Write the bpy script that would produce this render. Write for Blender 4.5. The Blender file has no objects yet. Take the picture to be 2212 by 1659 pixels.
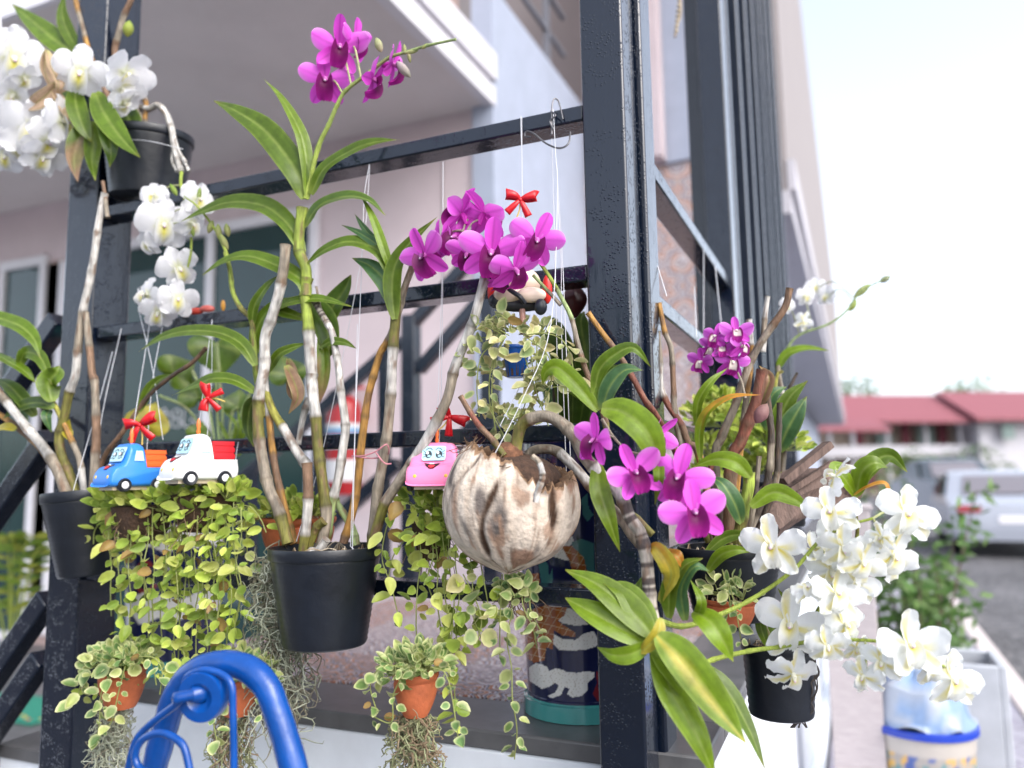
import bpy, math, random
import numpy as np
from mathutils import Vector, Matrix, noise as mnoise
R_ = random.Random(7)
rad = math.radians
V = Vector
# ------------------------------------------------------------------ camera, sky, sun, exposure
sc = bpy.context.scene
F_, CX, CY = 1700.0, 1106.0, 829.5
yaw, pitch, roll = rad(23.4), rad(6.83), rad(0.9)
FW = V((-math.sin(yaw), math.cos(yaw), 0)); RT = V((math.cos(yaw), math.sin(yaw), 0)); ZZ = V((0, 0, 1))
CAM = V((0.3475, -1.157, 1.35))
fw3 = (FW*math.cos(pitch) + ZZ*math.sin(pitch)).normalized()
up0 = RT.cross(fw3)
up3 = up0*math.cos(roll) + RT*math.sin(roll)
rt3 = RT*math.cos(roll) - up0*math.sin(roll)
cd = bpy.data.cameras.new('camera'); cam = bpy.data.objects.new('camera', cd); sc.collection.objects.link(cam)
cam.matrix_world = Matrix(((rt3.x, up3.x, -fw3.x, CAM.x), (rt3.y, up3.y, -fw3.y, CAM.y), (rt3.z, up3.z, -fw3.z, CAM.z), (0, 0, 0, 1)))
cd.sensor_width = 36; cd.lens = 36*F_/2212; cd.clip_start = 0.05; cd.clip_end = 600
cd.dof.use_dof = True; cd.dof.focus_distance = 1.15; cd.dof.aperture_fstop = 2.1
sc.camera = cam
w = bpy.data.worlds.new('World'); sc.world = w; w.use_nodes = True
nt = w.node_tree; nt.nodes.clear()
sky = nt.nodes.new('ShaderNodeTexSky'); sky.sky_type = 'NISHITA'; sky.sun_disc = False
SUN_EL, SUN_AZ = rad(42), rad(118)          # azimuth measured from +y towards +x
sky.sun_elevation = SUN_EL; sky.sun_rotation = SUN_AZ; sky.air_density = 0.9; sky.dust_density = 3.0; sky.ozone_density = 1.5
bg = nt.nodes.new('ShaderNodeBackground'); bg.inputs[1].default_value = 0.15
wo = nt.nodes.new('ShaderNodeOutputWorld')
hs_ = nt.nodes.new('ShaderNodeHueSaturation'); hs_.inputs['Saturation'].default_value = .48; hs_.inputs['Value'].default_value = 1.42   # thin bright overcast
nt.links.new(sky.outputs[0], hs_.inputs['Color']); nt.links.new(hs_.outputs[0], bg.inputs[0]); nt.links.new(bg.outputs[0], wo.inputs[0])
sl = bpy.data.lights.new('sun', 'SUN'); sl.energy = 0.55; sl.angle = rad(45); sl.color = (1, .97, .92)
so = bpy.data.objects.new('sun', sl); sc.collection.objects.link(so)
sdir = V((math.sin(SUN_AZ)*math.cos(SUN_EL), math.cos(SUN_AZ)*math.cos(SUN_EL), math.sin(SUN_EL)))
so.rotation_euler = sdir.to_track_quat('Z', 'Y').to_euler()
vs = sc.view_settings
sc.display_settings.display_device = 'sRGB'
vs.view_transform = 'Standard'; vs.look = 'None'; vs.exposure = 1.18; vs.gamma = 1
sc.cycles.max_bounces = 8; sc.cycles.use_denoising = True

# ------------------------------------------------------------------ image ray helpers
def ray(px, py): return fw3*F_ + rt3*(px-CX) - up3*(py-CY)
def W(px, py, y=0.0):
    d = ray(px, py); return CAM + d*((y-CAM.y)/d.y)
def Wx(px, py, x):
    d = ray(px, py); return CAM + d*((x-CAM.x)/d.x)
def Wz(px, py, z):
    d = ray(px, py); return CAM + d*((z-CAM.z)/d.z)
def Wd(px, py, dep):
    d = ray(px, py); return CAM + d*(dep/F_)
def mpp(p): return (p-CAM).dot(fw3)/F_       # metres per image unit at a point

# ------------------------------------------------------------------ materials
def srgb(h):
    h = h.lstrip('#'); c = [int(h[i:i+2], 16)/255 for i in (0, 2, 4)]
    return tuple(x/12.92 if x <= .04045 else ((x+.055)/1.055)**2.4 for x in c)
class NT:
    def __init__(s, name):
        s.m = bpy.data.materials.new(name); s.m.use_nodes = True; s.t = s.m.node_tree; s.t.nodes.clear()
    def n(s, typ, **kw):
        a = s.t.nodes.new('ShaderNode'+typ)
        for k, v in kw.items():
            if k.startswith('i_'):
                a.inputs[k[2:].replace('_', ' ')].default_value = v
            elif k[0] == 'j' and k[1:].isdigit(): a.inputs[int(k[1:])].default_value = v
            else: setattr(a, k, v)
        return a
    def l(s, a, b): s.t.links.new(a, b)
def mixc(N, fac, a, b, typ='MIX'):
    x = N.n('Mix', data_type='RGBA', blend_type=typ)
    for i, v in ((0, fac), (6, a), (7, b)):
        if hasattr(v, 'links') or hasattr(v, 'is_output'): N.l(v, x.inputs[i])
        elif v is not None: x.inputs[i].default_value = v if i == 0 else (*v, 1)
    return x.outputs[2]
def ramp(N, src, stops, interp='LINEAR'):
    r = N.n('ValToRGB'); N.l(src, r.inputs[0]); e = r.color_ramp; e.interpolation = interp
    while len(e.elements) < len(stops): e.elements.new(.5)
    for el, (p, c) in zip(e.elements, stops): el.position = p; el.color = (*c, 1) if len(c) == 3 else c
    return r.outputs[0]
def mat(name, base=None, rough=.5, var=.25, vscale=30, bump=0, bscale=120, spec=.5, trans=0, metal=0, coat=0, stretch=None, alpha=None):
    """base None = the mesh colour attribute; var = natural colour variation of the surface"""
    N = NT(name); b = N.n('BsdfPrincipled'); o = N.n('OutputMaterial')
    tc = N.n('TexCoord'); vec = tc.outputs['Object']
    if stretch:
        mp = N.n('Mapping'); mp.inputs['Scale'].default_value = stretch; N.l(vec, mp.inputs[0]); vec = mp.outputs[0]
    if base is None: c = N.n('Attribute', attribute_name='Col').outputs[0]
    else:
        r_ = N.n('RGB'); r_.outputs[0].default_value = (*base, 1); c = r_.outputs[0]
    if var:
        t = N.n('TexNoise', i_Scale=vscale, i_Detail=5.0, i_Roughness=.6); N.l(vec, t.inputs['Vector'])
        g = ramp(N, t.outputs[0], [(.25, (1-var,)*3), (.75, (1+var*.6,)*3)])
        c = mixc(N, 1.0, c, g, 'MULTIPLY')
    N.l(c, b.inputs['Base Color'])
    b.inputs['Roughness'].default_value = rough; b.inputs['Specular IOR Level'].default_value = spec
    b.inputs['Metallic'].default_value = metal; b.inputs['Coat Weight'].default_value = coat; b.inputs['Coat Roughness'].default_value = .08
    if bump:
        t2 = N.n('TexNoise', i_Scale=bscale, i_Detail=4.0); N.l(vec, t2.inputs['Vector'])
        bu = N.n('Bump', i_Strength=bump, i_Distance=.004); N.l(t2.outputs[0], bu.inputs['Height']); N.l(bu.outputs[0], b.inputs['Normal'])
    if trans:
        tr = N.n('BsdfTranslucent'); N.l(c, tr.inputs[0]); ms = N.n('MixShader'); ms.inputs[0].default_value = trans
        N.l(b.outputs[0], ms.inputs[1]); N.l(tr.outputs[0], ms.inputs[2]); N.l(ms.outputs[0], o.inputs[0])
    else: N.l(b.outputs[0], o.inputs[0])
    return N.m
def paint_mat(name, base, rough=.17, drops=True):
    N = NT(name); b = N.n('BsdfPrincipled'); o = N.n('OutputMaterial'); tc = N.n('TexCoord')
    b.inputs['Base Color'].default_value = (*base, 1); b.inputs['Specular IOR Level'].default_value = .2; b.inputs['Coat Weight'].default_value = .75; b.inputs['Coat Roughness'].default_value = .07
    vo = N.n('TexVoronoi', i_Scale=210.0, i_Randomness=1.0); N.l(tc.outputs['Object'], vo.inputs['Vector'])
    rg = ramp(N, vo.outputs['Distance'], [(.0, (1,)*3), (.42, (0,)*3)])
    ns = N.n('TexNoise', i_Scale=38.0, i_Detail=3.0); N.l(tc.outputs['Object'], ns.inputs['Vector'])
    gate = ramp(N, ns.outputs[0], [(.46, (0,)*3), (.56, (1,)*3)])
    h = mixc(N, 1.0, rg, gate, 'MULTIPLY')
    b1 = N.n('Bump', i_Strength=.38 if drops else .15, i_Distance=.0022); N.l(h, b1.inputs['Height'])
    mp = N.n('Mapping'); mp.inputs['Scale'].default_value = (1, 1, .12); N.l(tc.outputs['Object'], mp.inputs[0])
    n2 = N.n('TexNoise', i_Scale=90.0, i_Detail=4.0); N.l(mp.outputs[0], n2.inputs['Vector'])
    b2 = N.n('Bump', i_Strength=.06, i_Distance=.002); N.l(n2.outputs[0], b2.inputs['Height']); N.l(b1.outputs[0], b2.inputs['Normal'])
    N.l(b2.outputs[0], b.inputs['Normal']); N.l(b2.outputs[0], b.inputs['Coat Normal'])
    rr = ramp(N, n2.outputs[0], [(.3, (rough*.8,)*3), (.7, (rough*1.5,)*3)]); N.l(rr, b.inputs['Roughness'])
    N.l(b.outputs[0], o.inputs[0]); return N.m
def tile_mat(name, size, pal, grout, rough=.3):
    """patterned cement tiles: rings and petals repeated on a square grid, colours picked per tile"""
    N = NT(name); b = N.n('BsdfPrincipled'); o = N.n('OutputMaterial'); tc = N.n('TexCoord')
    geo = N.n('NewGeometry')
    sp = N.n('SeparateXYZ'); N.l(geo.outputs['Position'], sp.inputs[0])
    return N, b, o, sp
def math_(N, op, a, b=None, c=None):
    m = N.n('Math', operation=op)
    for i, v in enumerate((a, b, c)):
        if v is None: continue
        if isinstance(v, (int, float)): m.inputs[i].default_value = v
        else: N.l(v, m.inputs[i])
    return m.outputs[0]
def patterned_tile(name, size, axes, rough=.28, lo=.42, hi=.9, fq=3.4, pale=0.):
    N = NT(name); b = N.n('BsdfPrincipled'); o = N.n('OutputMaterial')
    geo = N.n('NewGeometry'); sp = N.n('SeparateXYZ'); N.l(geo.outputs['Position'], sp.inputs[0])
    u = math_(N, 'DIVIDE', sp.outputs[axes[0]], size); v = math_(N, 'DIVIDE', sp.outputs[axes[1]], size)
    fu = math_(N, 'SUBTRACT', math_(N, 'FRACT', u), .5); fv = math_(N, 'SUBTRACT', math_(N, 'FRACT', v), .5)
    cm = N.n('CombineXYZ'); N.l(math_(N, 'FLOOR', u), cm.inputs[0]); N.l(math_(N, 'FLOOR', v), cm.inputs[1])
    wn = N.n('TexWhiteNoise', noise_dimensions='3D'); N.l(cm.outputs[0], wn.inputs['Vector'])
    rr = math_(N, 'SQRT', math_(N, 'ADD', math_(N, 'MULTIPLY', fu, fu), math_(N, 'MULTIPLY', fv, fv)))
    ang = math_(N, 'ARCTAN2', fv, fu)
    pet = math_(N, 'MULTIPLY', math_(N, 'COSINE', math_(N, 'MULTIPLY', ang, 8.0)), .06)
    k = math_(N, 'FRACT', math_(N, 'ADD', math_(N, 'MULTIPLY', math_(N, 'ADD', rr, pet), fq), wn.outputs[0]))
    A = ramp(N, k, [(0, srgb('#b8693c')), (.22, srgb('#d8d3d6')), (.4, srgb('#7c4a38')), (.6, srgb('#c9c3cd')), (.75, srgb('#4d5878')), (.9, srgb('#d9b28c'))], 'CONSTANT')
    B = ramp(N, k, [(0, srgb('#dcd8dd')), (.3, srgb('#8b5a44')), (.5, srgb('#cfc8cf')), (.7, srgb('#6a7090')), (.85, srgb('#b07a58'))], 'CONSTANT')
    pick = math_(N, 'GREATER_THAN', wn.outputs[0], .5)
    c = mixc(N, pick, A, B)
    if pale: c = mixc(N, pale, c, (.42, .36, .35))
    edge = math_(N, 'GREATER_THAN', math_(N, 'MAXIMUM', math_(N, 'ABSOLUTE', fu), math_(N, 'ABSOLUTE', fv)), .485)
    c = mixc(N, edge, c, srgb('#b5adb0'))
    t = N.n('TexNoise', i_Scale=55.0, i_Detail=5.0); N.l(geo.outputs['Position'], t.inputs['Vector'])
    g = ramp(N, t.outputs[0], [(.3, (lo,)*3), (.7, (hi,)*3)]); c = mixc(N, 1.0, c, g, 'MULTIPLY')
    N.l(c, b.inputs['Base Color']); b.inputs['Roughness'].default_value = rough
    N.l(b.outputs[0], o.inputs[0]); return N.m
def gravel_mat():
    N = NT('gravel'); b = N.n('BsdfPrincipled'); o = N.n('OutputMaterial'); geo = N.n('NewGeometry')
    vo = N.n('TexVoronoi', i_Scale=34.0); N.l(geo.outputs['Position'], vo.inputs['Vector'])
    t = N.n('TexNoise', i_Scale=.6, i_Detail=4.0); N.l(geo.outputs['Position'], t.inputs['Vector'])
    hs = N.n('SeparateColor'); N.l(vo.outputs['Color'], hs.inputs[0])
    c = ramp(N, hs.outputs[0], [(0, (.035, .035, .04)), (.5, (.10, .10, .11)), (1, (.24, .235, .24))])
    g = ramp(N, t.outputs[0], [(.35, (.75,)*3), (.65, (1.15,)*3)])
    c = mixc(N, 1.0, c, g, 'MULTIPLY'); N.l(c, b.inputs['Base Color']); b.inputs['Roughness'].default_value = .8
    bu = N.n('Bump', i_Strength=1.0, i_Distance=.02, invert=True); N.l(vo.outputs['Distance'], bu.inputs['Height']); N.l(bu.outputs[0], b.inputs['Normal'])
    N.l(b.outputs[0], o.inputs[0]); return N.m
def herring_mat():
    N = NT('herringbone_tile'); b = N.n('BsdfPrincipled'); o = N.n('OutputMaterial'); geo = N.n('NewGeometry')
    mp = N.n('Mapping'); mp.inputs['Rotation'].default_value = (0, 0, rad(45)); N.l(geo.outputs['Position'], mp.inputs[0])
    br = N.n('TexBrick', i_Scale=1.0, i_Mortar_Size=.006); br.inputs['Brick Width'].default_value = .3; br.inputs['Row Height'].default_value = .075
    br.inputs['Color1'].default_value = (*srgb('#a9a4b0'), 1); br.inputs['Color2'].default_value = (*srgb('#8d8896'), 1); br.inputs['Mortar'].default_value = (*srgb('#77747c'), 1)
    N.l(mp.outputs[0], br.inputs['Vector'])
    t = N.n('TexNoise', i_Scale=6.0, i_Detail=6.0); N.l(geo.outputs['Position'], t.inputs['Vector'])
    g = ramp(N, t.outputs[0], [(.3, (.75,)*3), (.7, (1.1,)*3)]); c = mixc(N, 1.0, br.outputs[0], g, 'MULTIPLY')
    N.l(c, b.inputs['Base Color']); b.inputs['Roughness'].default_value = .45; N.l(b.outputs[0], o.inputs[0]); return N.m
def glass_mat(name, col, rough=.02):
    N = NT(name); b = N.n('BsdfPrincipled'); o = N.n('OutputMaterial')
    b.inputs['Base Color'].default_value = (*col, 1); b.inputs['Roughness'].default_value = rough; b.inputs['Specular IOR Level'].default_value = .55
    b.inputs['Coat Weight'].default_value = .1; b.inputs['Coat Roughness'].default_value = .01
    N.l(b.outputs[0], o.inputs[0]); return N.m
M = {}
M['black'] = paint_mat('wet_black_paint', (.004, .008, .019))
M['wallpink'] = mat('lavender_wall_paint', srgb('#cbbcc0'), .7, .10, 2.6, .05, 60)
M['ceil'] = mat('ceiling_paint', srgb('#d6cfce'), .8, .09, 2.2)
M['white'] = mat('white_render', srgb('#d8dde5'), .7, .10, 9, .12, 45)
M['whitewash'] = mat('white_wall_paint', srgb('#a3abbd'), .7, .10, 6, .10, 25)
M['greyborder'] = mat('grey_stone_border', (.10, .10, .105), .38, .35, 14, .1, 60)
M['pvc'] = mat('white_door_frame', srgb('#d6d4da'), .45, .03, 5)
M['glass'] = glass_mat('tinted_glass', (.012, .040, .040))
M['gravel'] = gravel_mat(); M['herring'] = herring_mat()
M['tilefloor'] = patterned_tile('patterned_floor_tile', .15, (0, 1), .5, .35, .95, 5.2); M['tilewall'] = patterned_tile('patterned_wall_tile', .36, (0, 2), .35, .85, 1.15, 3.4, .40)
M['slat'] = paint_mat('slat_paint', (.008, .012, .022), .3, False)
M['greyrail'] = mat('grey_rail_paint', (.16, .17, .2), .4, .1)
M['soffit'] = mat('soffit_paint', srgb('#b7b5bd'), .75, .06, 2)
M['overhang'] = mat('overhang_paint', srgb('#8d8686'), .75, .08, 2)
M['brownwall'] = mat('brown_wall_paint', srgb('#a58f8a'), .75, .06, 2)
M['beige'] = mat('beige_wall_paint', srgb('#c4bab8'), .75, .05, 2)
M['leaf'] = mat('orchid_leaf', None, .34, .32, 60, .14, 140, .32, .26)
M['vine'] = mat('vine_leaf', None, .42, .18, 90, 0, 100, .3, .38)
M['petal'] = mat('petal', None, .5, .10, 160, .12, 300, .3, .38)
M['cane'] = mat('orchid_cane', None, .6, .45, 60, .5, 160, .35, 0, stretch=(3, 3, .6))
M['plastic'] = mat('painted_plastic', None, .33, .05, 20, 0, 50, .5)
M['pot'] = mat('black_plastic_pot', (.0075, .010, .016), .36, .5, 16, .25, 45, .45)
M['terracotta'] = mat('terracotta', srgb('#b8623c'), .75, .35, 40, .3, 160)
M['string'] = mat('nylon_string', (.55, .56, .6), .4, 0)
M['wire'] = mat('bare_wire', (.10, .10, .11), .35, 0, metal=.6)
M['bench'] = mat('blue_gloss_paint', srgb('#05428c'), .25, .3, 25, .6, 30, .45, coat=.12)
M['fibre'] = mat('coconut_fibre', (.055, .028, .016), .9, .6, 120, .8, 200)
M['moss'] = mat('grey_moss', None, .8, .25, 60)
M['glaze'] = mat('vase_glaze', None, .10, .06, 30, .0, 30, .6, coat=.7)
M['coco'] = mat('coconut_husk', None, .85, .30, 70, .7, 130, .2)
M['ribbon'] = mat('satin_ribbon', srgb('#c0141e'), .35, .15, 60, .1, 90)
M['wood'] = mat('weathered_wood', (.13, .085, .07), .85, .6, 22, .6, 60, stretch=(4, 4, 1))

# ------------------------------------------------------------------ mesh helpers
col = sc.collection
class MB:
    def __init__(s): s.v = []; s.f = []; s.c = []; s.flat = False
    def add(s, vs_, fs, c=(1, 1, 1)):
        o = len(s.v); s.v.extend([tuple(p) for p in vs_]); s.f.extend([tuple(i+o for i in f) for f in fs])
        if len(c) == len(vs_) and not isinstance(c[0], (int, float)): s.c.extend(c)
        else: s.c.extend([c]*len(vs_))
    def box(s, p0, p1, c=(1, 1, 1)):
        x0, y0, z0 = p0; x1, y1, z1 = p1
        s.add([(x0, y0, z0), (x1, y0, z0), (x1, y1, z0), (x0, y1, z0), (x0, y0, z1), (x1, y0, z1), (x1, y1, z1), (x0, y1, z1)],
              [(0, 3, 2, 1), (4, 5, 6, 7), (0, 1, 5, 4), (1, 2, 6, 5), (2, 3, 7, 6), (3, 0, 4, 7)], c); return s
    def bar(s, a, b, wd, ht, side=None, c=(1, 1, 1)):
        a, b = V(a), V(b); t = (b-a).normalized(); sd = V(side) if side else t.cross(ZZ)
        if sd.length < 1e-5: sd = V((1, 0, 0))
        sd = (sd - t*sd.dot(t)).normalized(); n = sd.cross(t).normalized(); vs_ = []
        for p in (a, b):
            for q in ((-1, -1), (1, -1), (1, 1), (-1, 1)): vs_.append(p + sd*(q[0]*wd/2) + n*(q[1]*ht/2))
        s.add(vs_, [(3, 2, 1, 0), (4, 5, 6, 7), (0, 1, 5, 4), (1, 2, 6, 5), (2, 3, 7, 6), (3, 0, 4, 7)], c); return s
    def tube(s, pts, r, seg=8, c=(1, 1, 1), caps=True):
        pts = [V(p) for p in pts]; n = len(pts)
        rs = r if hasattr(r, '__len__') else [r]*n
        cs = c if (hasattr(c[0], '__len__')) else [c]*n
        t0 = (pts[1]-pts[0]).normalized(); nn = t0.orthogonal().normalized(); vs_ = []; cc = []
        for i in range(n):
            t = (pts[min(i+1, n-1)]-pts[max(i-1, 0)])
            t = t.normalized() if t.length > 1e-9 else t0
            nn = (nn - t*nn.dot(t)); nn = nn.normalized() if nn.length > 1e-6 else t.orthogonal().normalized()
            bb = t.cross(nn)
            for k in range(seg):
                a = 2*math.pi*k/seg; vs_.append(pts[i] + (nn*math.cos(a) + bb*math.sin(a))*rs[i]); cc.append(cs[i])
        fs = [(i*seg+k, i*seg+(k+1) % seg, (i+1)*seg+(k+1) % seg, (i+1)*seg+k) for i in range(n-1) for k in range(seg)]
        if caps: fs += [tuple(range(seg))[::-1], tuple((n-1)*seg+k for k in range(seg))]
        s.add(vs_, fs, cc); return s
    def lathe(s, prof, seg=40, c=(1, 1, 1), org=(0, 0, 0), axis=None, closed=False):
        org = V(org); ax = V(axis).normalized() if axis else ZZ
        e1 = ax.orthogonal().normalized() if axis else V((1, 0, 0)); e2 = ax.cross(e1)
        vs_ = []; cc = []; n = len(prof)
        for i, p in enumerate(prof):
            for k in range(seg):
                a = 2*math.pi*k/seg; vs_.append(org + ax*p[1] + (e1*math.cos(a)+e2*math.sin(a))*p[0]); cc.append(p[2] if len(p) > 2 else c)
        fs = [(i*seg+k, i*seg+(k+1) % seg, (i+1)*seg+(k+1) % seg, (i+1)*seg+k) for i in range(n-1) for k in range(seg)]
        if closed: fs += [tuple(range(seg))[::-1], tuple((n-1)*seg+k for k in range(seg))]
        s.add(vs_, fs, cc); return s
    def ball(s, ctr, r, c=(1, 1, 1), nu=12, nv=8, axis=(0, 0, 1), stretch=1.0):
        prof = [(max(1e-5, math.sin(math.pi*i/nv))*r, -math.cos(math.pi*i/nv)*r*stretch) for i in range(nv+1)]
        s.lathe(prof, nu, c, ctr, axis); return s
    def poly(s, pts, n, th, c=(1, 1, 1)):
        n = V(n).normalized(); a = [V(p)+n*th for p in pts]; b = [V(p) for p in pts]; k = len(pts)
        s.add(a+b, [tuple(range(k))] + [tuple(range(2*k-1, k-1, -1))] + [(i, i+k, (i+1) % k+k, (i+1) % k) for i in range(k)], c); return s
    def mesh(s, name, m, off=None, smooth=True):
        me = bpy.data.meshes.new(name)
        vs_ = s.v if off is None else [(a-off[0], b-off[1], c-off[2]) for a, b, c in s.v]
        me.from_pydata(vs_, [], s.f)
        at = me.attributes.new('Col', 'FLOAT_COLOR', 'POINT')
        arr = np.ones((len(s.v), 4), np.float32); arr[:, :3] = np.array(s.c, np.float32).reshape(-1, 3); at.data.foreach_set('color', arr.ravel())
        if m: me.materials.append(m)
        if smooth:
            me.polygons.foreach_set('use_smooth', [True]*len(s.f))
            try: me.set_sharp_from_angle(angle=rad(42))
            except Exception: pass
        me.update(); return me
def catmull(pts, n=6):
    pts = [V(p) for p in pts]
    if len(pts) < 3:
        return [pts[0].lerp(pts[-1], i/(2*n)) for i in range(2*n+1)]
    P = [pts[0]*2-pts[1]] + pts + [pts[-1]*2-pts[-2]]; out = []
    for i in range(1, len(P)-2):
        a, b, c, d = P[i-1:i+3]
        for k in range(n):
            t = k/n; out.append(.5*((2*b) + (c-a)*t + (2*a-5*b+4*c-d)*t*t + (3*b-a-3*c+d)*t**3))
    out.append(pts[-1]); return out
def link(o): col.objects.link(o); return o
def tag(o, label=None, cat=None, group=None, kind=None):
    for k, v in (('label', label), ('category', cat), ('group', group), ('kind', kind)):
        if v: o[k] = v
    return o
def thing(name, loc, label, cat, group=None):
    o = link(bpy.data.objects.new(name, None)); o.location = loc; o.empty_display_size = .05
    return tag(o, label, cat, group)
def rootloc(p):
    while p.parent: p = p.parent
    return p.location
def obj(name, mb, m, parent=None, label=None, cat=None, group=None, kind=None, smooth=True, loc=None, bevel=0):
    off = rootloc(parent) if parent else (V(loc) if loc is not None else None)
    o = link(bpy.data.objects.new(name, mb.mesh(name, m, off, smooth)))
    if parent: o.parent = parent
    elif loc is not None: o.location = loc
    if bevel:
        bv = o.modifiers.new('edge', 'BEVEL'); bv.width = bevel; bv.segments = 2; bv.limit_method = 'ANGLE'
    return tag(o, label, cat, group, kind)

# ------------------------------------------------------------------ the setting
def structure(name, mb, m, **k): return obj(name, mb, m, kind='structure', **k)
g = MB(); g.add([(-120, -40, 0), (160, -40, 0), (160, 200, 0), (-120, 200, 0)], [(0, 1, 2, 3)]); structure('gravel_ground', g, M['gravel'], smooth=False)
g = MB(); g.box((.17, -.6, -.05), (1.02, 9, .15)); structure('walkway', g, M['herring'], smooth=False)
g = MB(); g.box((1.023, -.6, -.05), (1.14, 9, .165)); structure('kerb', g, M['beige'], smooth=False, bevel=.01)
# ------------------------------------------------------------------ porch platform, house, railings
PZ = 0.946
def fbox(mb, ctr, wx, dy, h, c=(1, 1, 1)):
    """box standing on ctr, turned to face the camera direction: wx along RT, dy along FW"""
    ctr = V(ctr); vs_ = []
    for z in (0, h):
        for a, b in ((-1, 0), (1, 0), (1, 1), (-1, 1)): vs_.append(ctr + RT*(a*wx/2) + FW*(b*dy) + ZZ*z)
    mb.add(vs_, [(0, 3, 2, 1), (4, 5, 6, 7), (0, 1, 5, 4), (1, 2, 6, 5), (2, 3, 7, 6), (3, 0, 4, 7)], c); return mb
plat = thing('porch_platform', (-1, .05, 0), 'raised white rendered porch platform with grey stone border and patterned brown floor tiles', 'platform')
XR, YF = .120, .047
XL, TZ = -1.13, .25
obj('rendered_side', MB().box((XL, YF, -.05), (XR, 4.395, PZ-.03)), M['white'], plat, bevel=.006)
b = MB(); b.box((XL-.004, YF-.004, PZ-.03), (XR+.004, YF+.165, PZ)); b.box((XR-.165, YF+.165, PZ-.03), (XR+.004, 4.395, PZ)); obj('stone_border', b, M['greyborder'], plat, bevel=.004)
obj('tile_floor', MB().box((XL, YF+.165, PZ-.03), (XR-.165, 4.395, PZ+.001)), M['tilefloor'], plat, smooth=False)
stp = thing('entrance_steps', (XL-.3, .8, 0), 'white entrance steps with grey treads going down left of the porch platform', 'steps')
for k in range(4):
    zt = PZ-.155*(k+1); x1 = XL-.005-.27*k
    obj('step', MB().box((x1-.27, YF, -.05), (x1, 1.6, zt-.025)), M['white'], stp, smooth=False); obj('tread', MB().box((x1-.275, YF-.006, zt-.025), (x1, 1.605, zt)), M['greyborder'], stp, smooth=False)
structure('terrace', MB().box((-7, .9, -.05), (XL-1.09, 2.739, TZ)), M['greyborder'], smooth=False)
structure('lower_terrace', MB().box((-7, -.9, -.05), (XL-1.09, .897, TZ-.12)), M['white'], smooth=False)
structure('landing', MB().box((XL-1.085, 1.61, -.05), (XL-.005, 2.739, TZ)), M['greyborder'], smooth=False)
obj('plinth_moulding', MB().box((XR, YF-.02, -.05), (XR+.035, 4.4, .24)), M['white'], plat, bevel=.006)

house = thing('house', (-3, 3, 0), 'two-storey pale house with grey porch ceiling, white side wall and tinted sliding doors', 'house')
WY, HX, CZ = 2.74, -1.45, 3.47
obj('porch_wall', MB().box((-7, WY, 0), (HX, WY+.12, CZ+.3)), M['wallpink'], house, smooth=False)
obj('porch_ceiling', MB().box((-7, 1.03, CZ), (HX-.02, WY-.003, CZ+.1)), M['ceil'], house, smooth=False)
b = MB(); b.box((HX-.02, 1.0, CZ-.012), (HX+.04, WY-.003, CZ+.10)); b.box((HX-.02, 1.0, CZ+.10), (HX+.015, WY-.003, CZ+.14)); b.box((HX-.02, 1.0, CZ+.14), (HX+.05, WY-.003, CZ+.30))
b.box((-7, 1.0, CZ-.012), (HX-.02, 1.028, CZ+.3)); obj('slab_fascia', b, M['pvc'], house, smooth=False)
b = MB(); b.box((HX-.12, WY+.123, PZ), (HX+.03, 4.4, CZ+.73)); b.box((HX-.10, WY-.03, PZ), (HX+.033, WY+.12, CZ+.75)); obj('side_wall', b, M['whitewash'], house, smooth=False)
obj('tiled_wall', MB().box((HX+.033, 4.4, PZ), (-.02, 4.52, 3.62)), M['tilewall'], house, smooth=False)
obj('upper_wall', MB().box((HX+.033, 4.42, 3.62), (-.1, 4.54, 7.4)), M['soffit'], house, smooth=False)
obj('upper_ceiling', MB().box((HX-.1, 3.2, 5.9), (-.1, 4.415, 6.0)), M['beige'], house, smooth=False)
obj('recessed_wall', MB().box((-2.7, 1.0, CZ+.1), (-2.6, 4.6, 7.5)), M['brownwall'], house, smooth=False)
p0, p1 = W(1432, 200, 4.41), W(1496, 200, 4.41)
d = obj('upper_door', MB().box((p0.x, 4.37, 3.625), (p1.x, 4.415, 5.6)), M['whitewash'], house, smooth=False)
obj('pane', MB().box((p1.x+.01, 4.375, 3.7), (p1.x+.10, 4.41, 5.2)), M['glass'], d, smooth=False)
obj('corner_column', MB().box((-.26, 4.25, PZ), (-.03, 4.39, 7.4)), M['white'], house, smooth=False)
obj('pink_column', MB().box((W(1392, 300, 4.2).x, 4.2, 3.62), (W(1428, 300, 4.2).x, 4.35, 7.4)), M['wallpink'], house, smooth=False)
rl = MB()
for dz in (.32, .62, .95): rl.box((HX-.06, 1.05, CZ+.73+dz), (HX-.03, 4.2, CZ+.73+dz+.03))
for yy in (2.2, 3.0, 3.8): rl.box((HX-.065, yy, CZ+.75), (HX-.025, yy+.04, CZ+1.75))
obj('balcony_railing', rl, M['greyrail'], house, smooth=False)
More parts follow.
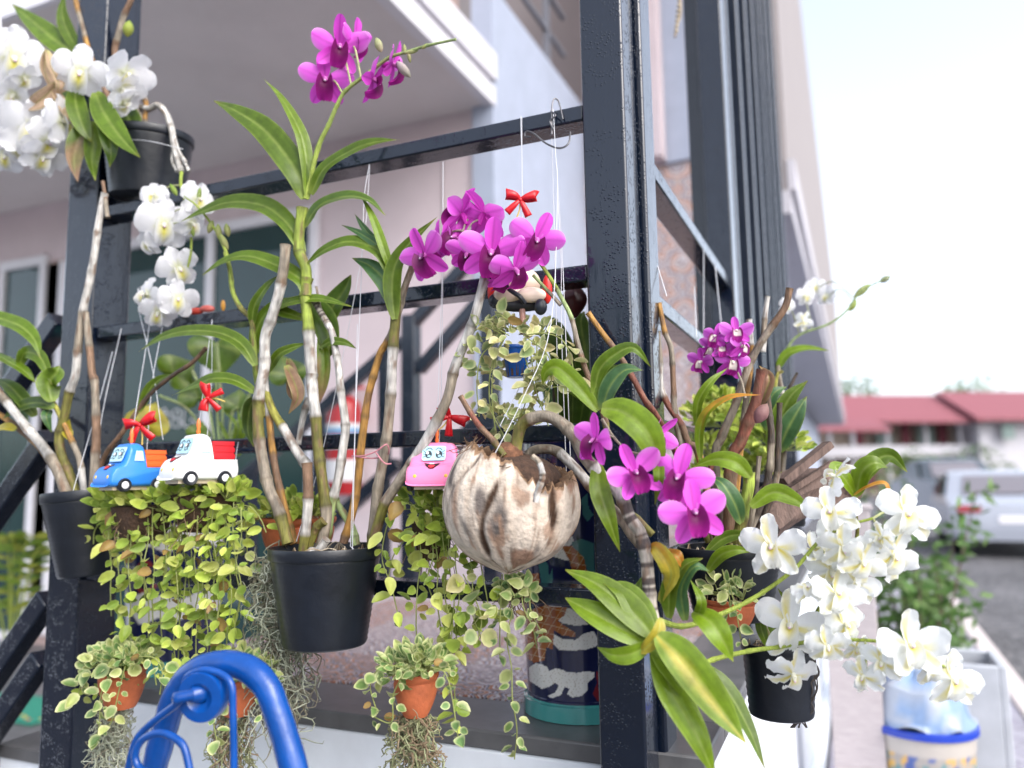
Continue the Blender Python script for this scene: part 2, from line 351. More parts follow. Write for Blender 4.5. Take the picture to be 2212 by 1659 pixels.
# sliding doors
DT = W(642, 455, WY).z
def door(xa, xb, muls):
    f = MB(); y0, y1 = WY-.05, WY-.002; t = .055
    f.box((xa, y0, TZ+.01), (xa+t, y1, DT)); f.box((xb-t, y0, TZ+.01), (xb, y1, DT)); f.box((xa+t, y0, DT-t*1.3), (xb-t, y1, DT)); f.box((xa+t, y0, TZ+.01), (xb-t, y1, TZ+.07))
    for x in muls: f.box((x-.03, y0+.004, TZ+.07), (x+.03, y1, DT-t*1.3))
    fr = obj('glass_door', f, M['pvc'], house, smooth=False, bevel=.004)
    xs = [xa+t]+[v for x in muls for v in (x-.03, x+.03)]+[xb-t]
    for i in range(0, len(xs), 2): obj('pane', MB().box((xs[i], WY-.02, TZ+.07), (xs[i+1], WY-.004, DT-t*1.3)), M['glass'], fr, smooth=False)
    return fr
xa2, xb2 = W(225, 700, WY).x, W(690, 700, WY).x
d2 = door(xa2, xb2, [W(460, 640, WY).x])
d1 = door(-5.6, W(106, 640, WY).x, [-4.9])
obj('brown_shutter', MB().box((W(109, 640, WY).x, WY-.02, TZ), (W(170, 640, WY).x, WY-.003, DT-.05)), M['brownwall'], house, smooth=False)
sq = MB()   # outlined lettering on the door glass
def outl(pts, r=.004): sq.tube(catmull([W(x, y, WY-.022) for x, y in pts], 5), r, 5)
outl([(340, 886), (346, 920), (354, 922), (352, 888), (358, 886), (360, 920), (368, 918), (372, 896), (362, 892)])
outl([(372, 890), (384, 884), (388, 896), (378, 904), (390, 910), (386, 922), (372, 920)])
outl([(398, 886), (396, 918), (412, 922), (424, 914), (412, 908), (424, 900)])
obj('glass_lettering', sq, M['pvc'], d2)
# long wing with overhang further along
wing = thing('long_wing', (-.8, 10, 0), 'long pale building wing with deep lavender overhang running away behind the dark slats', 'building')
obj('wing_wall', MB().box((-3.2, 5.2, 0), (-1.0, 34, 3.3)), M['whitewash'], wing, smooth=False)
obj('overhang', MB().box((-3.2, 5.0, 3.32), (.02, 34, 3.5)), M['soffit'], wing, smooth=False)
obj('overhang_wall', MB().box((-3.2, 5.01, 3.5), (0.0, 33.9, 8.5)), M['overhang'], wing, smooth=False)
obj('fascia_strip', MB().box((.002, 5.0, 3.5), (.06, 34, 3.74)), M['soffit'], wing, smooth=False)
# slat screen
zs0, zs1 = PZ, 5.4
ss = thing('slat_screen', (0, 2, PZ), 'screen of tall dark blue-grey vertical slats beyond the side railing', 'screen')
for i in range(9):
    y0 = 1.12+i*.33
    obj('slat', MB().box((-.05, y0, zs0), (.035, y0+.045, zs1)), M['slat'], ss, bevel=.003)
obj('screen_beam', MB().box((-.045, 1.05, zs1), (.03, 4.1, zs1+.08)), M['slat'], ss, smooth=False)
obj('screen_beam', MB().box((-.045, 1.05, PZ+.002), (.03, 4.1, PZ+.06)), M['slat'], ss, smooth=False).hide_render = False

# front and side porch railing
rg = thing('porch_railing', (0, 0, .3), 'glossy wet black steel railing with square posts carrying the orchids', 'railing')
def post(x0, x1, y0, y1, z0, z1): return obj('post', MB().box((x0, y0, z0), (x1, y1, z1)), M['black'], rg, bevel=.004)
pr0, pr1 = W(1264, 500, -.036).x, W(1358, 500, -.036).x
post(pr0, pr1, -.036, .036, .2, 3.6)
p2x = W(1400, 500, .045).x
post(p2x-.07, p2x, .045, .115, .2, 3.6)
la0, la1 = W(143, 500, -.04).x, W(207, 500, -.04).x
lyb = Wx(286, 500, la1).y; post(la0, la1, -.04, lyb, .2, 3.6)
rz = [W(1250, 227, -.03).z, W(1262, 571, -.03).z, W(1264, 914, -.03).z, W(1220, 1270, -.03).z]
for z in rz: obj('rail', MB().box((la1+.003, -.03, z-.026), (pr0, .018, z)), M['black'], rg, bevel=.003)
SX = .062
yf = Wx(1575, 600, SX).y
sz = [Wx(1408, 342, SX).z, Wx(1420, 632, SX).z]; sz += [sz[1]-.21, sz[1]-.42]
for z in sz: obj('rail', MB().box((SX-.045, .118, z-.03), (SX, yf, z)), M['black'], rg, bevel=.003)
fpx0, fpx1 = W(1535, 700, yf).x, W(1590, 700, yf).x
post(fpx0, fpx1, yf+.002, yf+.08, PZ, 4.4)
# stair handrail on the left, rising to the post
st = thing('stair_handrail', W(100, 1000, .0), 'sloping dark handrail bars of the entrance stair left of the black post', 'handrail')
dx = 260
for (xr, yr) in ((130, 690), (109, 942), (107, 1290), (94, 1420)):
    a = W(xr, yr, .0); c_ = W(xr-dx, yr+dx*1.45, .0); obj('rail', MB().bar(a, c_, .04, .042, (0, 1, 0)), M['black'], st, bevel=.004)
obj('post', MB().box((W(-150, 900, .0).x-.03, -.03, 0), (W(-150, 900, .0).x+.03, .03, 1.6)), M['black'], st, bevel=.004)
# inner stair railing on the porch
IY = 1.55
ir = thing('inner_stair_railing', W(888, 1250, IY), 'dark steel stair railing with sloping bars on the porch behind the orchid pot', 'railing')
def ibar(a, b, t=.045): obj('rail', MB().bar(W(a[0], a[1], IY), W(b[0], b[1], IY), t, t, (0, 1, 0)), M['black'], ir, bevel=.003)
ibar((880, 712), (1036, 540)); ibar((905, 800), (1090, 590)); ibar((868, 735), (470, 1080)); ibar((862, 1000), (640, 1200), .05)
ibar((905, 1055), (1050, 890), .05)
for px, ya in ((888, 682), (1057, 620)): 
    p = W(px, ya, IY); obj('post', MB().box((p.x-.03, IY-.03, PZ), (p.x+.03, IY+.03, p.z)), M['black'], ir, bevel=.003)
for px, ya in ((832, 770), (548, 1010), (522, 1030), (690, 890)):
    p = W(px, ya, IY+.002); obj('baluster', MB().box((p.x-.02, IY-.018, PZ), (p.x+.02, IY+.018, p.z)), M['black'], ir)
pb = W(100, 930, IY)
# ------------------------------------------------------------------ things far away
def leafcloud(mb, ctr, rx, ry, rz_, n, size, cols, rnd, shell=.55):
    for _ in range(n):
        while True:
            p = V((rnd.uniform(-1, 1), rnd.uniform(-1, 1), rnd.uniform(-1, 1)))
            if shell < p.length < 1: break
        if mnoise.noise(V((p.x*2.3+ctr[0], p.y*2.3+ctr[1]*.7, p.z*2.3))) < -.12: continue
        q = V(ctr) + V((p.x*rx, p.y*ry, p.z*rz_)); a = V((rnd.gauss(0, 1), rnd.gauss(0, 1), rnd.gauss(0, .7))).normalized(); b_ = a.orthogonal().normalized()
        s_ = size*rnd.uniform(.6, 1.3); c = rnd.choice(cols); k = rnd.uniform(.75, 1.25); c = tuple(x*k for x in c)
        mb.add([q-a*s_, q+b_*s_*.45, q+a*s_, q-b_*s_*.45], [(0, 1, 2, 3)], c)
GREENS = [(.05, .10, .02), (.08, .16, .03), (.035, .075, .02), (.12, .19, .05)]
def far_tree(px, dep, crown_r, top_h, label, name='tree', n=330, sz=.26, cat='tree'):
    base = Wd(px, 1012, dep); base.z = 0; t = thing(name, base, label, cat, 'trees behind the far buildings')
    r_ = random.Random(int(px)); tr = MB()
    tr.tube([base, base+V((.1, 0, top_h*.5)), base+V((0, .1, top_h-crown_r*.7))], [.2, .14, .07], 8); tr.tube([base+V((.1, 0, top_h*.5)), base+V((crown_r*.5, 0, top_h-crown_r))], [.1, .04], 6)
    obj('trunk', tr, M['wood'], t); cb = MB(); leafcloud(cb, base+V((0, 0, top_h-crown_r)), crown_r, crown_r, crown_r, n, sz, GREENS, r_, .35); obj('crown', cb, M['vine'], t, smooth=False)
far_tree(1868, 62, 1.6, 9.3, 'slender pale tree standing behind the red roof near its left end')
far_tree(2075, 66, 1.6, 8.9, 'small olive tree showing above the red roof beside the higher roof')
far_tree(2128, 70, 2.0, 10.2, 'taller grey-green tree above the higher red roof')
far_tree(2105, 33, 1.7, 2.5, 'low round green shrub in front of the far motel facade', 'roadside_shrub', 1200, .12, 'shrub')
far_tree(1975, 31, 1.5, 2.3, 'low yellow-green shrub in front of the far motel facade by the dark car', 'roadside_shrub', 1200, .12, 'shrub')
DB = 46
def fb(px0, px1, y0, y1, dd=0, thick=.3):
    """facade box between image columns and heights at the far facade depth"""
    a, b_ = Wd(px0, y1, DB+dd), Wd(px1, y0, DB+dd); return a, b_
rb = thing('red_roofed_motel', Wd(2000, 1080, DB), 'far two-storey cream motel with long red roof and white balcony', 'building')
def facade(name, px0, px1, y0, y1, m, dep=0, thick=.4):
    c = Wd((px0+px1)/2, y1, DB+dep); wd = (px1-px0)*(DB+dep)/F_; hh = (y1-y0)*(DB+dep)/F_
    return obj(name, fbox(MB(), c, wd, thick, hh), m, rb, smooth=False)
def pmat(n, h, r=.7): M[n] = mat(n, srgb(h), r, .08, 3); return M[n]
facade('wall', 1740, 2310, 905, 1090, pmat('cream_render', '#a89a8e'), 2.0, 4)
for i, x0 in enumerate((1850, 1895, 1950, 1985, 2030, 2080)):
    facade('window' if i % 2 else 'door', x0, x0+(34 if i % 2 else 18), 918 if i % 2 else 912, 962, pmat('dark_window', '#6f7f7c') if i % 2 else pmat('maroon_door', '#6d2f3c'), 1.85, .1)
facade('balcony', 1770, 2105, 962, 985, pmat('white_balcony', '#b4b2b8'), .4, 1.4)
for x0 in (1800, 1850, 1925, 2010, 2085): facade('column', x0, x0+6, 905, 1085, M['white_balcony'] if 'white_balcony' in M else None, .3, .25)
for x0 in (1822, 1880, 1960, 2040): facade('lower_door', x0, x0+16, 1000, 1060, pmat('maroon_lower_door', '#74404a'), 1.85, .1)
facade('tower_wall', 2128, 2330, 895, 1090, M['white_balcony'], -.6, 4)
facade('tower_window', 2168, 2194, 915, 948, M['dark_window'], -.7, .1)
rm = pmat('red_roof_tile', '#824a52', .7)
def roof(px0, px1, ye, yr, dep0, run, name='roof'):
    a, b_ = Wd(px0, ye, DB+dep0), Wd(px1, ye, DB+dep0); h = (ye-yr)*(DB+run)/F_ + (ye-1014)*0
    hz = Wd(px0, yr, DB+dep0+run).z - a.z
    c_, d_ = a+FW*run+ZZ*hz, b_+FW*run+ZZ*hz; t = V((0, 0, -.18)); mb = MB()
    vs_ = [a, b_, d_, c_, a+t, b_+t, d_+t, c_+t]; mb.add(vs_, [(0, 1, 2, 3), (7, 6, 5, 4), (0, 4, 5, 1), (1, 5, 6, 2), (2, 6, 7, 3), (3, 7, 4, 0)])
    return obj(name, mb, rm, rb, smooth=False)
roof(1735, 2125, 907, 852, -.3, 4); roof(2110, 2340, 902, 844, -1.0, 4.2); roof(1770, 1925, 925, 905, -4.5, 2.0, 'porch_roof')
# cars
def car(px, ybot, dep, heading, width, label, body, hgt=1.45, name='parked_car', length=4.4):
    base = Wd(px, 1014, dep); base.z = 0; t = thing(name, base, label, 'car')
    f = V((math.cos(heading), math.sin(heading), 0)); s_ = V((-f.y, f.x, 0))
    prof = [(-.5, .22), (-.505, .40), (-.49, .60), (-.44, .655), (-.30, .69), (-.17, .96), (-.08, 1.0), (.06, .985), (.2, .72), (.44, .62), (.5, .45), (.5, .2)]
    mb = MB(); st_ = [(-1, .80), (-.93, .95), (-.7, 1), (0, 1.01), (.7, 1), (.93, .95), (1, .80)]; n = len(prof)
    for yy, k in st_:
        mb.v += [tuple(base + f*((x)*length*(.97+.03*k)) + s_*(yy*width/2*(1-.16*max(0, (z-.66)/.34))) + ZZ*(z*hgt*(.9+.1*k))) for x, z in prof]; mb.c += [(1, 1, 1)]*n
    for j in range(len(st_)-1):
        for i in range(n): mb.f.append((j*n+i, j*n+(i+1) % n, (j+1)*n+(i+1) % n, (j+1)*n+i))
    mb.f.append(tuple(range(n))[::-1]); mb.f.append(tuple((len(st_)-1)*n+i for i in range(n)))
    bo = obj('body', mb, body, t)
    def quad(name, pts, m, par=t, th=.012, nn=None):
        P = [base + f*(x*length) + s_*(yy*width/2) + ZZ*(z*hgt) for x, yy, z in pts]; n_ = nn or (P[1]-P[0]).cross(P[2]-P[0])
        q = MB(); q.poly(P, n_, th); return obj(name, q, m, par, smooth=False)
    quad('rear_window', [(-.300, -.70, .715), (-.300, .70, .715), (-.190, .62, .935), (-.190, -.62, .935)], M['carglass'], nn=-f+ZZ*.4)
    for s1 in (-1, 1):
        quad('side_window', [(-.25, s1*.99, .69), (.15, s1*.99, .69), (.04, s1*.89, .95), (-.14, s1*.89, .95)], M['glass'], nn=s_*s1, th=.03)
        quad('tail_light', [(-.498, s1*.88, .52), (-.498, s1*.52, .52), (-.492, s1*.52, .60), (-.492, s1*.88, .60)], M['red_lens'], nn=-f, th=.03)
        for xx in (-.31, .32):
            wb = MB(); c0 = base + f*(xx*length) + s_*(s1*width*.43); wb.lathe([(.001, -.09), (.2, -.09), (.31, -.07), (.32, 0), (.31, .07), (.2, .09), (.001, .09)], 24, org=c0+ZZ*.32, axis=s_); wh = obj('wheel', wb, M['pot'], t)
            hb = MB(); hb.lathe([(.001, .0), (.19, 0), (.19, .02), (.001, .03)], 20, org=c0+ZZ*.32+s_*(s1*.085), axis=s_*s1); obj('rim', hb, M['greyrail'], wh)
    quad('number_plate', [(-.503, -.26, .40), (-.503, .26, .40), (-.5, .26, .48), (-.5, -.26, .48)], M['pvc'], nn=-f, th=.02)
    quad('bumper', [(-.503, -.9, .2), (-.503, .9, .2), (-.505, .9, .33), (-.505, -.9, .33)], body, nn=-f, th=.05)
    return t
M['carglass'] = glass_mat('car_glass', (.16, .15, .17), .1); M['red_lens'] = mat('red_lens', (.25, .008, .012), .2, 0)  # rear-window glass: base colour lightened to stand in for reflected sky
M['carwhite'] = mat('white_car_paint', srgb('#979ca8'), .25, 0, coat=.6); M['cardark'] = mat('dark_car_paint', (.03, .04, .05), .25, 0, coat=.6)
hd = math.atan2(FW.y, FW.x)
car(2142, 1190, 14.2, hd-.42, 1.78, 'white saloon car parked on the gravel, seen from behind', M['carwhite'], 1.36)
car(2035, 1100, 22, hd-.2, 1.8, 'dark car parked further away behind the white saloon', M['cardark'], 1.7)
# shrub, planter, bucket
sb = Wd(2010, 1500, 3.7); sb.z = 0
shr = thing('garden_shrub', sb, 'thin leafy shrub growing from the gravel beside the square planter', 'shrub'); r_ = random.Random(5); tb = MB(); cb = MB()
for k in range(22):
    a = r_.uniform(0, 6.28); top = sb + V((math.cos(a)*r_.uniform(.1, .30), math.sin(a)*r_.uniform(.1, .3), r_.uniform(.6, 1.28))); mid = sb.lerp(top, .5)+V((r_.uniform(-.05, .05), r_.uniform(-.05, .05), 0))
    pts = catmull([sb+V((r_.uniform(-.02, .02), r_.uniform(-.02, .02), 0)), mid, top], 5); tb.tube(pts, [.009*(1-i/len(pts))+.002 for i in range(len(pts))], 5)
    for q in pts[3:]:
        leafcloud(cb, q, .11, .11, .11, 15, .036, [(.10, .19, .05), (.16, .26, .08), (.06, .13, .03)], r_, .2)
obj('stems', tb, M['wood'], shr); obj('foliage', cb, M['vine'], shr, smooth=False)
pc = Wd(2062, 1416, 2.75); pw = .125
pl = thing('square_planter', (pc.x, pc.y, .15), 'tall square pale grey planter box with dark open top', 'planter')
M['planterpaint'] = mat('planter_paint', srgb('#a9adb4'), .6, .2, 8)
b = MB()
for s1 in (-1, 1): b.box((pc.x+s1*pw-.012, pc.y-pw-.012, .151), (pc.x+s1*pw+.012, pc.y+pw+.012, pc.z)); b.box((pc.x-pw+.012, pc.y+s1*pw-.012, .151), (pc.x+pw-.012, pc.y+s1*pw+.012, pc.z))
obj('box_wall', b, M['planterpaint'], pl, bevel=.004); obj('soil', MB().box((pc.x-pw+.01, pc.y-pw+.01, .2), (pc.x+pw-.01, pc.y+pw-.01, pc.z-.09)), M['fibre'], pl, smooth=False)
bc = Wd(1990, 1562, 2.42); bc.z = .151; bh = Wd(1990, 1562, 2.42).z-.151
bk = thing('paint_bucket', bc, 'old paint bucket with blue rim and colourful worn label', 'bucket')
def bucketcol(a, z):
    p = V((a*2.2, z*16, 3.3)); n = mnoise.noise(p*1.7); n2 = mnoise.noise(p*3.1+V((9, 2, 1)))
    if z > bh*.86: return (.40, .37, .34)
    d_ = math.hypot((a-4.35)*1.0, (z-bh*.42)*6)
    if d_ < .62 and math.sin(d_*19) > .2: return (.5, .07, .06)
    if n > .18: return (.05, .09, .28)
    if n2 > .2: return (.55, .33, .08)
    if n < -.22: return (.1, .22, .24)
    return (.30, .28, .26)
mb = MB(); seg = 96; vs_ = []; cc = []
zs = [i/40*bh for i in range(41)]
for z in zs:
    r0 = .118 + .03*z/bh
    for k in range(seg): a = 2*math.pi*k/seg; vs_.append(bc+V((math.cos(a)*r0, math.sin(a)*r0, z))); cc.append(bucketcol(a, z))
mb.add(vs_, [(i*seg+k, i*seg+(k+1) % seg, (i+1)*seg+(k+1) % seg, (i+1)*seg+k) for i in range(40) for k in range(seg)] + [tuple(range(seg))[::-1]], cc)
obj('body', mb, M['plastic'], bk)
obj('rim', MB().lathe([(.147, bh-.012), (.156, bh-.01), (.156, bh+.008), (.150, bh+.012), (.14, bh+.004), (.136, bh-.05)], 48, (.01, .04, .35), org=bc), M['plastic'], bk)
mb = MB(); r_ = random.Random(3); vs_ = []; seg = 40; lay = [(.150, bh+.014), (.135, bh+.03), (.13, bh+.07), (.115, bh+.11), (.08, bh+.15), (.03, bh+.165)]
cc = []
for i, (rr, z) in enumerate(lay):
    for k in range(seg):
        a = 2*math.pi*k/seg; n = mnoise.noise(V((math.cos(a)*2.2, math.sin(a)*2.2, i*.9)))*.9; r2 = rr*(1+.22*n); vs_.append(bc+V((math.cos(a)*r2, math.sin(a)*r2, z+.03*n))); cc.append((.26, .38, .60) if n < .05 else (.42, .47, .56))
mb.add(vs_, [(i*seg+k, i*seg+(k+1) % seg, (i+1)*seg+(k+1) % seg, (i+1)*seg+k) for i in range(5) for k in range(seg)]+[tuple(5*seg+k for k in range(seg))], cc)
M['bag'] = mat('thin_plastic_bag', None, .22, .1, 30, .3, 60, .6, .3)
obj('plastic_bag', mb, M['bag'], None, 'crumpled pale blue plastic bag stuffed into the paint bucket', 'bag', loc=bc+V((0, 0, bh)))
# timber-look tiled pillar right of the side railing
p0, p1 = W(1768, 1102, 1.55), W(1878, 1102, 1.55)
M['planktile'] = mat('plank_tile', srgb('#a8a0a2'), .5, .25, 30, .2, 30, stretch=(1, 1, 14))
b = MB(); b.box((p0.x, 1.55, .15), (p1.x, 1.72, p0.z)); b.box((p0.x-.008, 1.545, p0.z), (p1.x+.008, 1.725, p0.z+.016))
obj('low_pillar', b, M['planktile'], None, 'low pale pillar faced in timber-look tiles behind the white orchids', 'pillar', loc=(p0.x, 1.6, .15), bevel=.004)
pp = W(1834, 1080, 1.62); b = MB(); b.tube([V((pp.x, 1.62, p0.z+.017)), V((pp.x, 1.62, p0.z+.05))], .016, 16); b.tube([V((pp.x, 1.62, p0.z+.03)), V((pp.x, 1.62, p0.z+.05))], .019, 16)
obj('pipe_stub', b, M['bench'], None, 'short blue pipe end standing on the low pale pillar', 'pipe', loc=(pp.x, 1.62, p0.z))
# doormat
dm = Wz(40, 1535, TZ); 
b = MB(); b.box((dm.x-.35, dm.y-.15, TZ+.002), (dm.x+.3, dm.y+.18, TZ+.014), (.02, .22, .15))
for k in range(14): b.ball((dm.x-.3+k*.045, dm.y-.10+.02*math.sin(k*2), TZ+.014), .012, (.5, .38, .05) if k % 3 else (.45, .06, .04), 8, 4, stretch=.3)
obj('doormat', b, M['moss'], None, 'green patterned doormat on the terrace left of the entrance steps', 'doormat', loc=(dm.x, dm.y, TZ))

# crack along the top of the porch wall
cr = MB(); r_ = random.Random(2)
for i in range(22):
    x0 = 722+i*5.7; x1 = x0+5.0
    if i in (5, 6, 13): continue
    yy = lambda x: 273-(x-722)*.236+r_.uniform(-1, 1); cr.bar(W(x0, yy(x0), WY-.004), W(x1, yy(x1), WY-.004), .006, .012, (0, 1, 0), (.02, .018, .02))
cr.bar(W(955, 300, WY-.004), W(957, 640, WY-.004), .004, .004, (0, 1, 0), (.25, .22, .23)); cr.bar(W(691, 470, WY-.004), W(686, 700, WY-.004), .012, .006, (0, 1, 0), (.08, .07, .07))
obj('wall_crack', cr, M['moss'], house, smooth=False)
# garden trees on the viewer's side, mirrored in the door glass
for i, (x, y, h, r) in enumerate(((-9, -11, 4.6, 2.0), (-5.2, -13, 5.6, 2.4), (-2.6, -10.5, 3.6, 1.5), (2.5, -14, 5.0, 2.2))):
    t = thing('garden_tree', (x, y, 0), ('broad dark tree mirrored at the left edge of the door glass', 'tall dark tree mirrored in the middle of the door glass', 'low dark tree mirrored low in the right door pane', 'dark tree standing behind the viewer beyond the railing')[i], 'tree', 'garden trees mirrored in the glass'); b_ = V((x, y, 0))
    tr = MB(); tr.tube([b_, b_+V((.1, 0, h*.4)), b_+V((0, .1, h-r*.6))], [.16, .11, .05], 8); tr.tube([b_+V((.1, 0, h*.4)), b_+V((r*.5, .2, h-r))], [.08, .03], 6); obj('trunk', tr, M['wood'], t)
    cb = MB(); leafcloud(cb, b_+V((0, 0, h-r)), r, r, r, 900, .26, GREENS, random.Random(i), .2); obj('crown', cb, M['vine'], t, smooth=False)
# small palm left of the steps
pb = Wz(30, 1420, TZ); pb = Wd(20, 1470, 3.0); pa = thing('palm_plant', pb, 'small palm with arching yellow-green fronds at the far left edge', 'palm'); r_ = random.Random(12); fr = MB()
for k in range(5):
    a = r_.uniform(-.4, 3.4); tip = pb+RT*math.cos(a)*.35*r_.uniform(.6, 1)+ZZ*(.35+.25*math.sin(a)); P = catmull([pb+ZZ*.05, pb.lerp(tip, .5)+ZZ*.16, tip+V((0, 0, -.05))], 8); fr.tube(P, .004, 5, (.25, .3, .06))
    for i in range(4, len(P)):
        for sg in (-1, 1):
            d = (RT*sg*.6+ZZ*-.35+FW*r_.uniform(-.5, .5)).normalized(); c = r_.choice([(.11, .17, .02), (.18, .2, .03), (.07, .12, .02)]); T = (P[i]-P[i-1]).normalized(); e_ = P[i]+d*.10+T*.06
            fr.add([P[i]-T*.006, P[i]+d*.05+T*.04, e_, P[i]+d*.05+T*.02], [(0, 1, 2, 3)], c)
obj('fronds', fr, M['vine'], pa, smooth=False)
# ------------------------------------------------------------------ plant builders
CC = dict(w=(.50, .48, .45), b=(.20, .12, .075), o=(.15, .14, .03), g=(.26, .33, .05), y=(.38, .36, .07), n=(.26, .22, .17), r=(.19, .065, .042), a=(.38, .20, .05), d=(.065, .05, .04), p=(.28, .36, .15), s=(.40, .36, .31))
LC = dict(G=(.088, .150, .010), D=(.06, .11, .014), L=(.14, .225, .011), Y=(.42, .35, .035), B=(.30, .18, .11), O=(.50, .22, .03), T=(.06, .14, .05), W=(.62, .44, .30))
def lerp3(a, b, t): return tuple(x+(y-x)*t for x, y in zip(a, b))
def PW(p, dy=0): return W(p[0], p[1], (p[2] if len(p) > 2 else DY)+dy)
DY = -.11
def cane(par, pts, rpx, cols='n', node=52, name='cane', taper=.75, y=None, seg=14):
    P = [W(p[0], p[1], p[2] if len(p) > 2 else (DY if y is None else y)) for p in pts]
    Q = catmull(P, 10); m = mpp(P[0]); L = 0; r0 = rpx*m; total = sum((Q[i+1]-Q[i]).length for i in range(len(Q)-1)); rs = []; cs = []
    nd = 1.65*node*m*R_.uniform(.9, 1.1); nk = max(1.0, total/nd); tot = max(1, total)
    for i, q in enumerate(Q):
        if i: L += (Q[i]-Q[i-1]).length
        k = L/nd; fr = k-math.floor(k); f = L/total; ci = min(len(cols)-1, int(math.floor(k)/nk*len(cols)+.5)); c = CC[cols[ci]]
        rr = r0*(taper+(1-taper)*f)*(1+.13*math.exp(-((min(fr, 1-fr))/.07)**2)-.05*math.sin(fr*math.pi))
        c = lerp3(c, (.07, .05, .03), .55*math.exp(-(min(fr, 1-fr)/.05)**2)); c = tuple(x*(1-.18*fr) for x in c)
        h = mnoise.noise(V((q.x*60, q.y*60, q.z*90))); c = tuple(x*(1+.35*h) for x in c)
        if cols[ci] == 's' and mnoise.noise(V((q.x*400, q.y*400, q.z*400))) > .1: c = (.07, .055, .05)
        rs.append(rr); cs.append(c)
    mb = MB()
    mb.tube(Q, rs, seg, cs); sd_ = R_.uniform(0, 90)
    for i in range(len(Q)):
        for k_ in range(seg):
            a_ = 2*math.pi*k_/seg; n_ = mnoise.noise(V((math.cos(a_)*2.6+sd_, math.sin(a_)*2.6, i*.11))); n2_ = mnoise.noise(V((math.cos(a_)*1.3, math.sin(a_)*1.3+sd_, i*.16)))
            c = tuple(x*(1+.55*n_) for x in mb.c[i*seg+k_])
            if n2_ > .22: c = lerp3(c, (.15, .085, .05), min(.75, (n2_-.22)*4))
            mb.c[i*seg+k_] = c
    return obj(name, mb, M['cane'], par)
def leaf(par, pts, wpx, c='G', roll=None, y=None, fold=.35, name='leaf', base=.30, c2=None, wave=.03):
    P = [W(p[0], p[1], p[2] if len(p) > 2 else (DY if y is None else y)) for p in pts]
    # a leaf leaves its cane: give the middle some true depth
    if len(P) > 2 and all(len(p) < 3 for p in pts):
        b_ = R_.uniform(-.030, .012)
        P = [p + (CAM-p).normalized()*(-b_*math.sin(math.pi*min(1, i/(len(P)-1)*.9))) for i, p in enumerate(P)]
    Q = catmull(P, max(4, 20//(len(P)-1))); n = len(Q); wd = .90*wpx*mpp(P[len(P)//2]); roll = R_.uniform(-22, 22) if roll is None else roll
    col0 = LC[c]; k = R_.uniform(.85, 1.15); col0 = tuple(x*k for x in col0); mb = MB(); vs_ = []; cc = []; ns = 10; ph = R_.uniform(0, 6)
    for i, q in enumerate(Q):
        t = i/(n-1); T = (Q[min(i+1, n-1)]-Q[max(i-1, 0)]).normalized(); N0 = ((CAM-q).normalized()*.8+ZZ*.45)
        S = T.cross(N0).normalized(); Nn = S.cross(T).normalized(); a = rad(roll); S2 = S*math.cos(a)+Nn*math.sin(a); N2 = S2.cross(T).normalized()
        sh = base*(1-t)**2*(1-.3*t) + (math.sin(math.pi*t**.74)**.95 if 0 < t < 1 else 0)*(1-base*(1-t)**2); sh *= .5
        if t >= .999: sh = .01
        for j in range(ns+1):
            s = -1+2*j/ns; off = N2*(abs(s)*fold*sh*wd*(1-.45*abs(s)) + wave*wd*math.sin(t*9+ph)*s)
            vs_.append(q + S2*(s*sh*wd) + off); cl = col0
            if j == ns//2: cl = lerp3(cl, (.32, .40, .10), .45)
            elif abs(s) > .95: cl = lerp3(cl, (.30, .38, .08), .30)
            v_ = 1-.10*(j % 2)+.16*mnoise.noise(V((q.x*25+s*2.5, q.y*25, q.z*25))); cl = tuple(x*v_ for x in cl)
            if t > .9: cl = lerp3(cl, (.34, .30, .06), (t-.9)*5)
            if t < .12: cl = lerp3(cl, (.30, .38, .08), (.12-t)*5)
            if c2: 
                m_ = mnoise.noise(V((q.x*30+s, q.y*30, q.z*22+s*.7)))
                if c2 == 'Y': cl = lerp3(cl, LC['Y'], max(0, min(1, .9-abs(s-.25)*2.4+.8*m_)))
                else: cl = lerp3(cl, LC[c2], max(0, min(1, (t-.35)*1.8+m_)))
            cc.append(cl)
    w_ = ns+1
    mb.add(vs_, [(i*w_+j, i*w_+j+1, (i+1)*w_+j+1, (i+1)*w_+j) for i in range(n-1) for j in range(ns)], cc)
    return obj(name, mb, M['leaf'], par)
# ---- flowers
def petal(mb, ang, L, wd, bend, cup, cf, a=.55, b=.42, z0=0., ruf=0, nl=11, nw=8, r0=.03, tw=0, ph=0):
    u = V((math.cos(ang), math.sin(ang), 0)); v = V((-u.y, u.x, 0)); tm = a/(a+b); nrm = tm**a*(1-tm)**b; vs_ = []; cc = []
    for i in range(nl+1):
        t = .5-.5*math.cos(math.pi*i/nl); tt = min(max(t, .004), .9985); w_ = wd/2*(tt**a*(1-tt)**b)/nrm
        for j in range(nw+1):
            s = -1+2*j/nw; z = z0 + bend*t*t + cup*s*s*(w_/(wd/2)) + ruf*abs(s)*math.sin(t*17+ph+s*2)*t + tw*s*w_
            vs_.append(u*(r0+L*t)+v*(s*w_)+V((0, 0, z))); cc.append(cf(t, s))
    k = nw+1; mb.add(vs_, [(i*k+j, i*k+j+1, (i+1)*k+j+1, (i+1)*k+j) for i in range(nl) for j in range(nw)], cc)
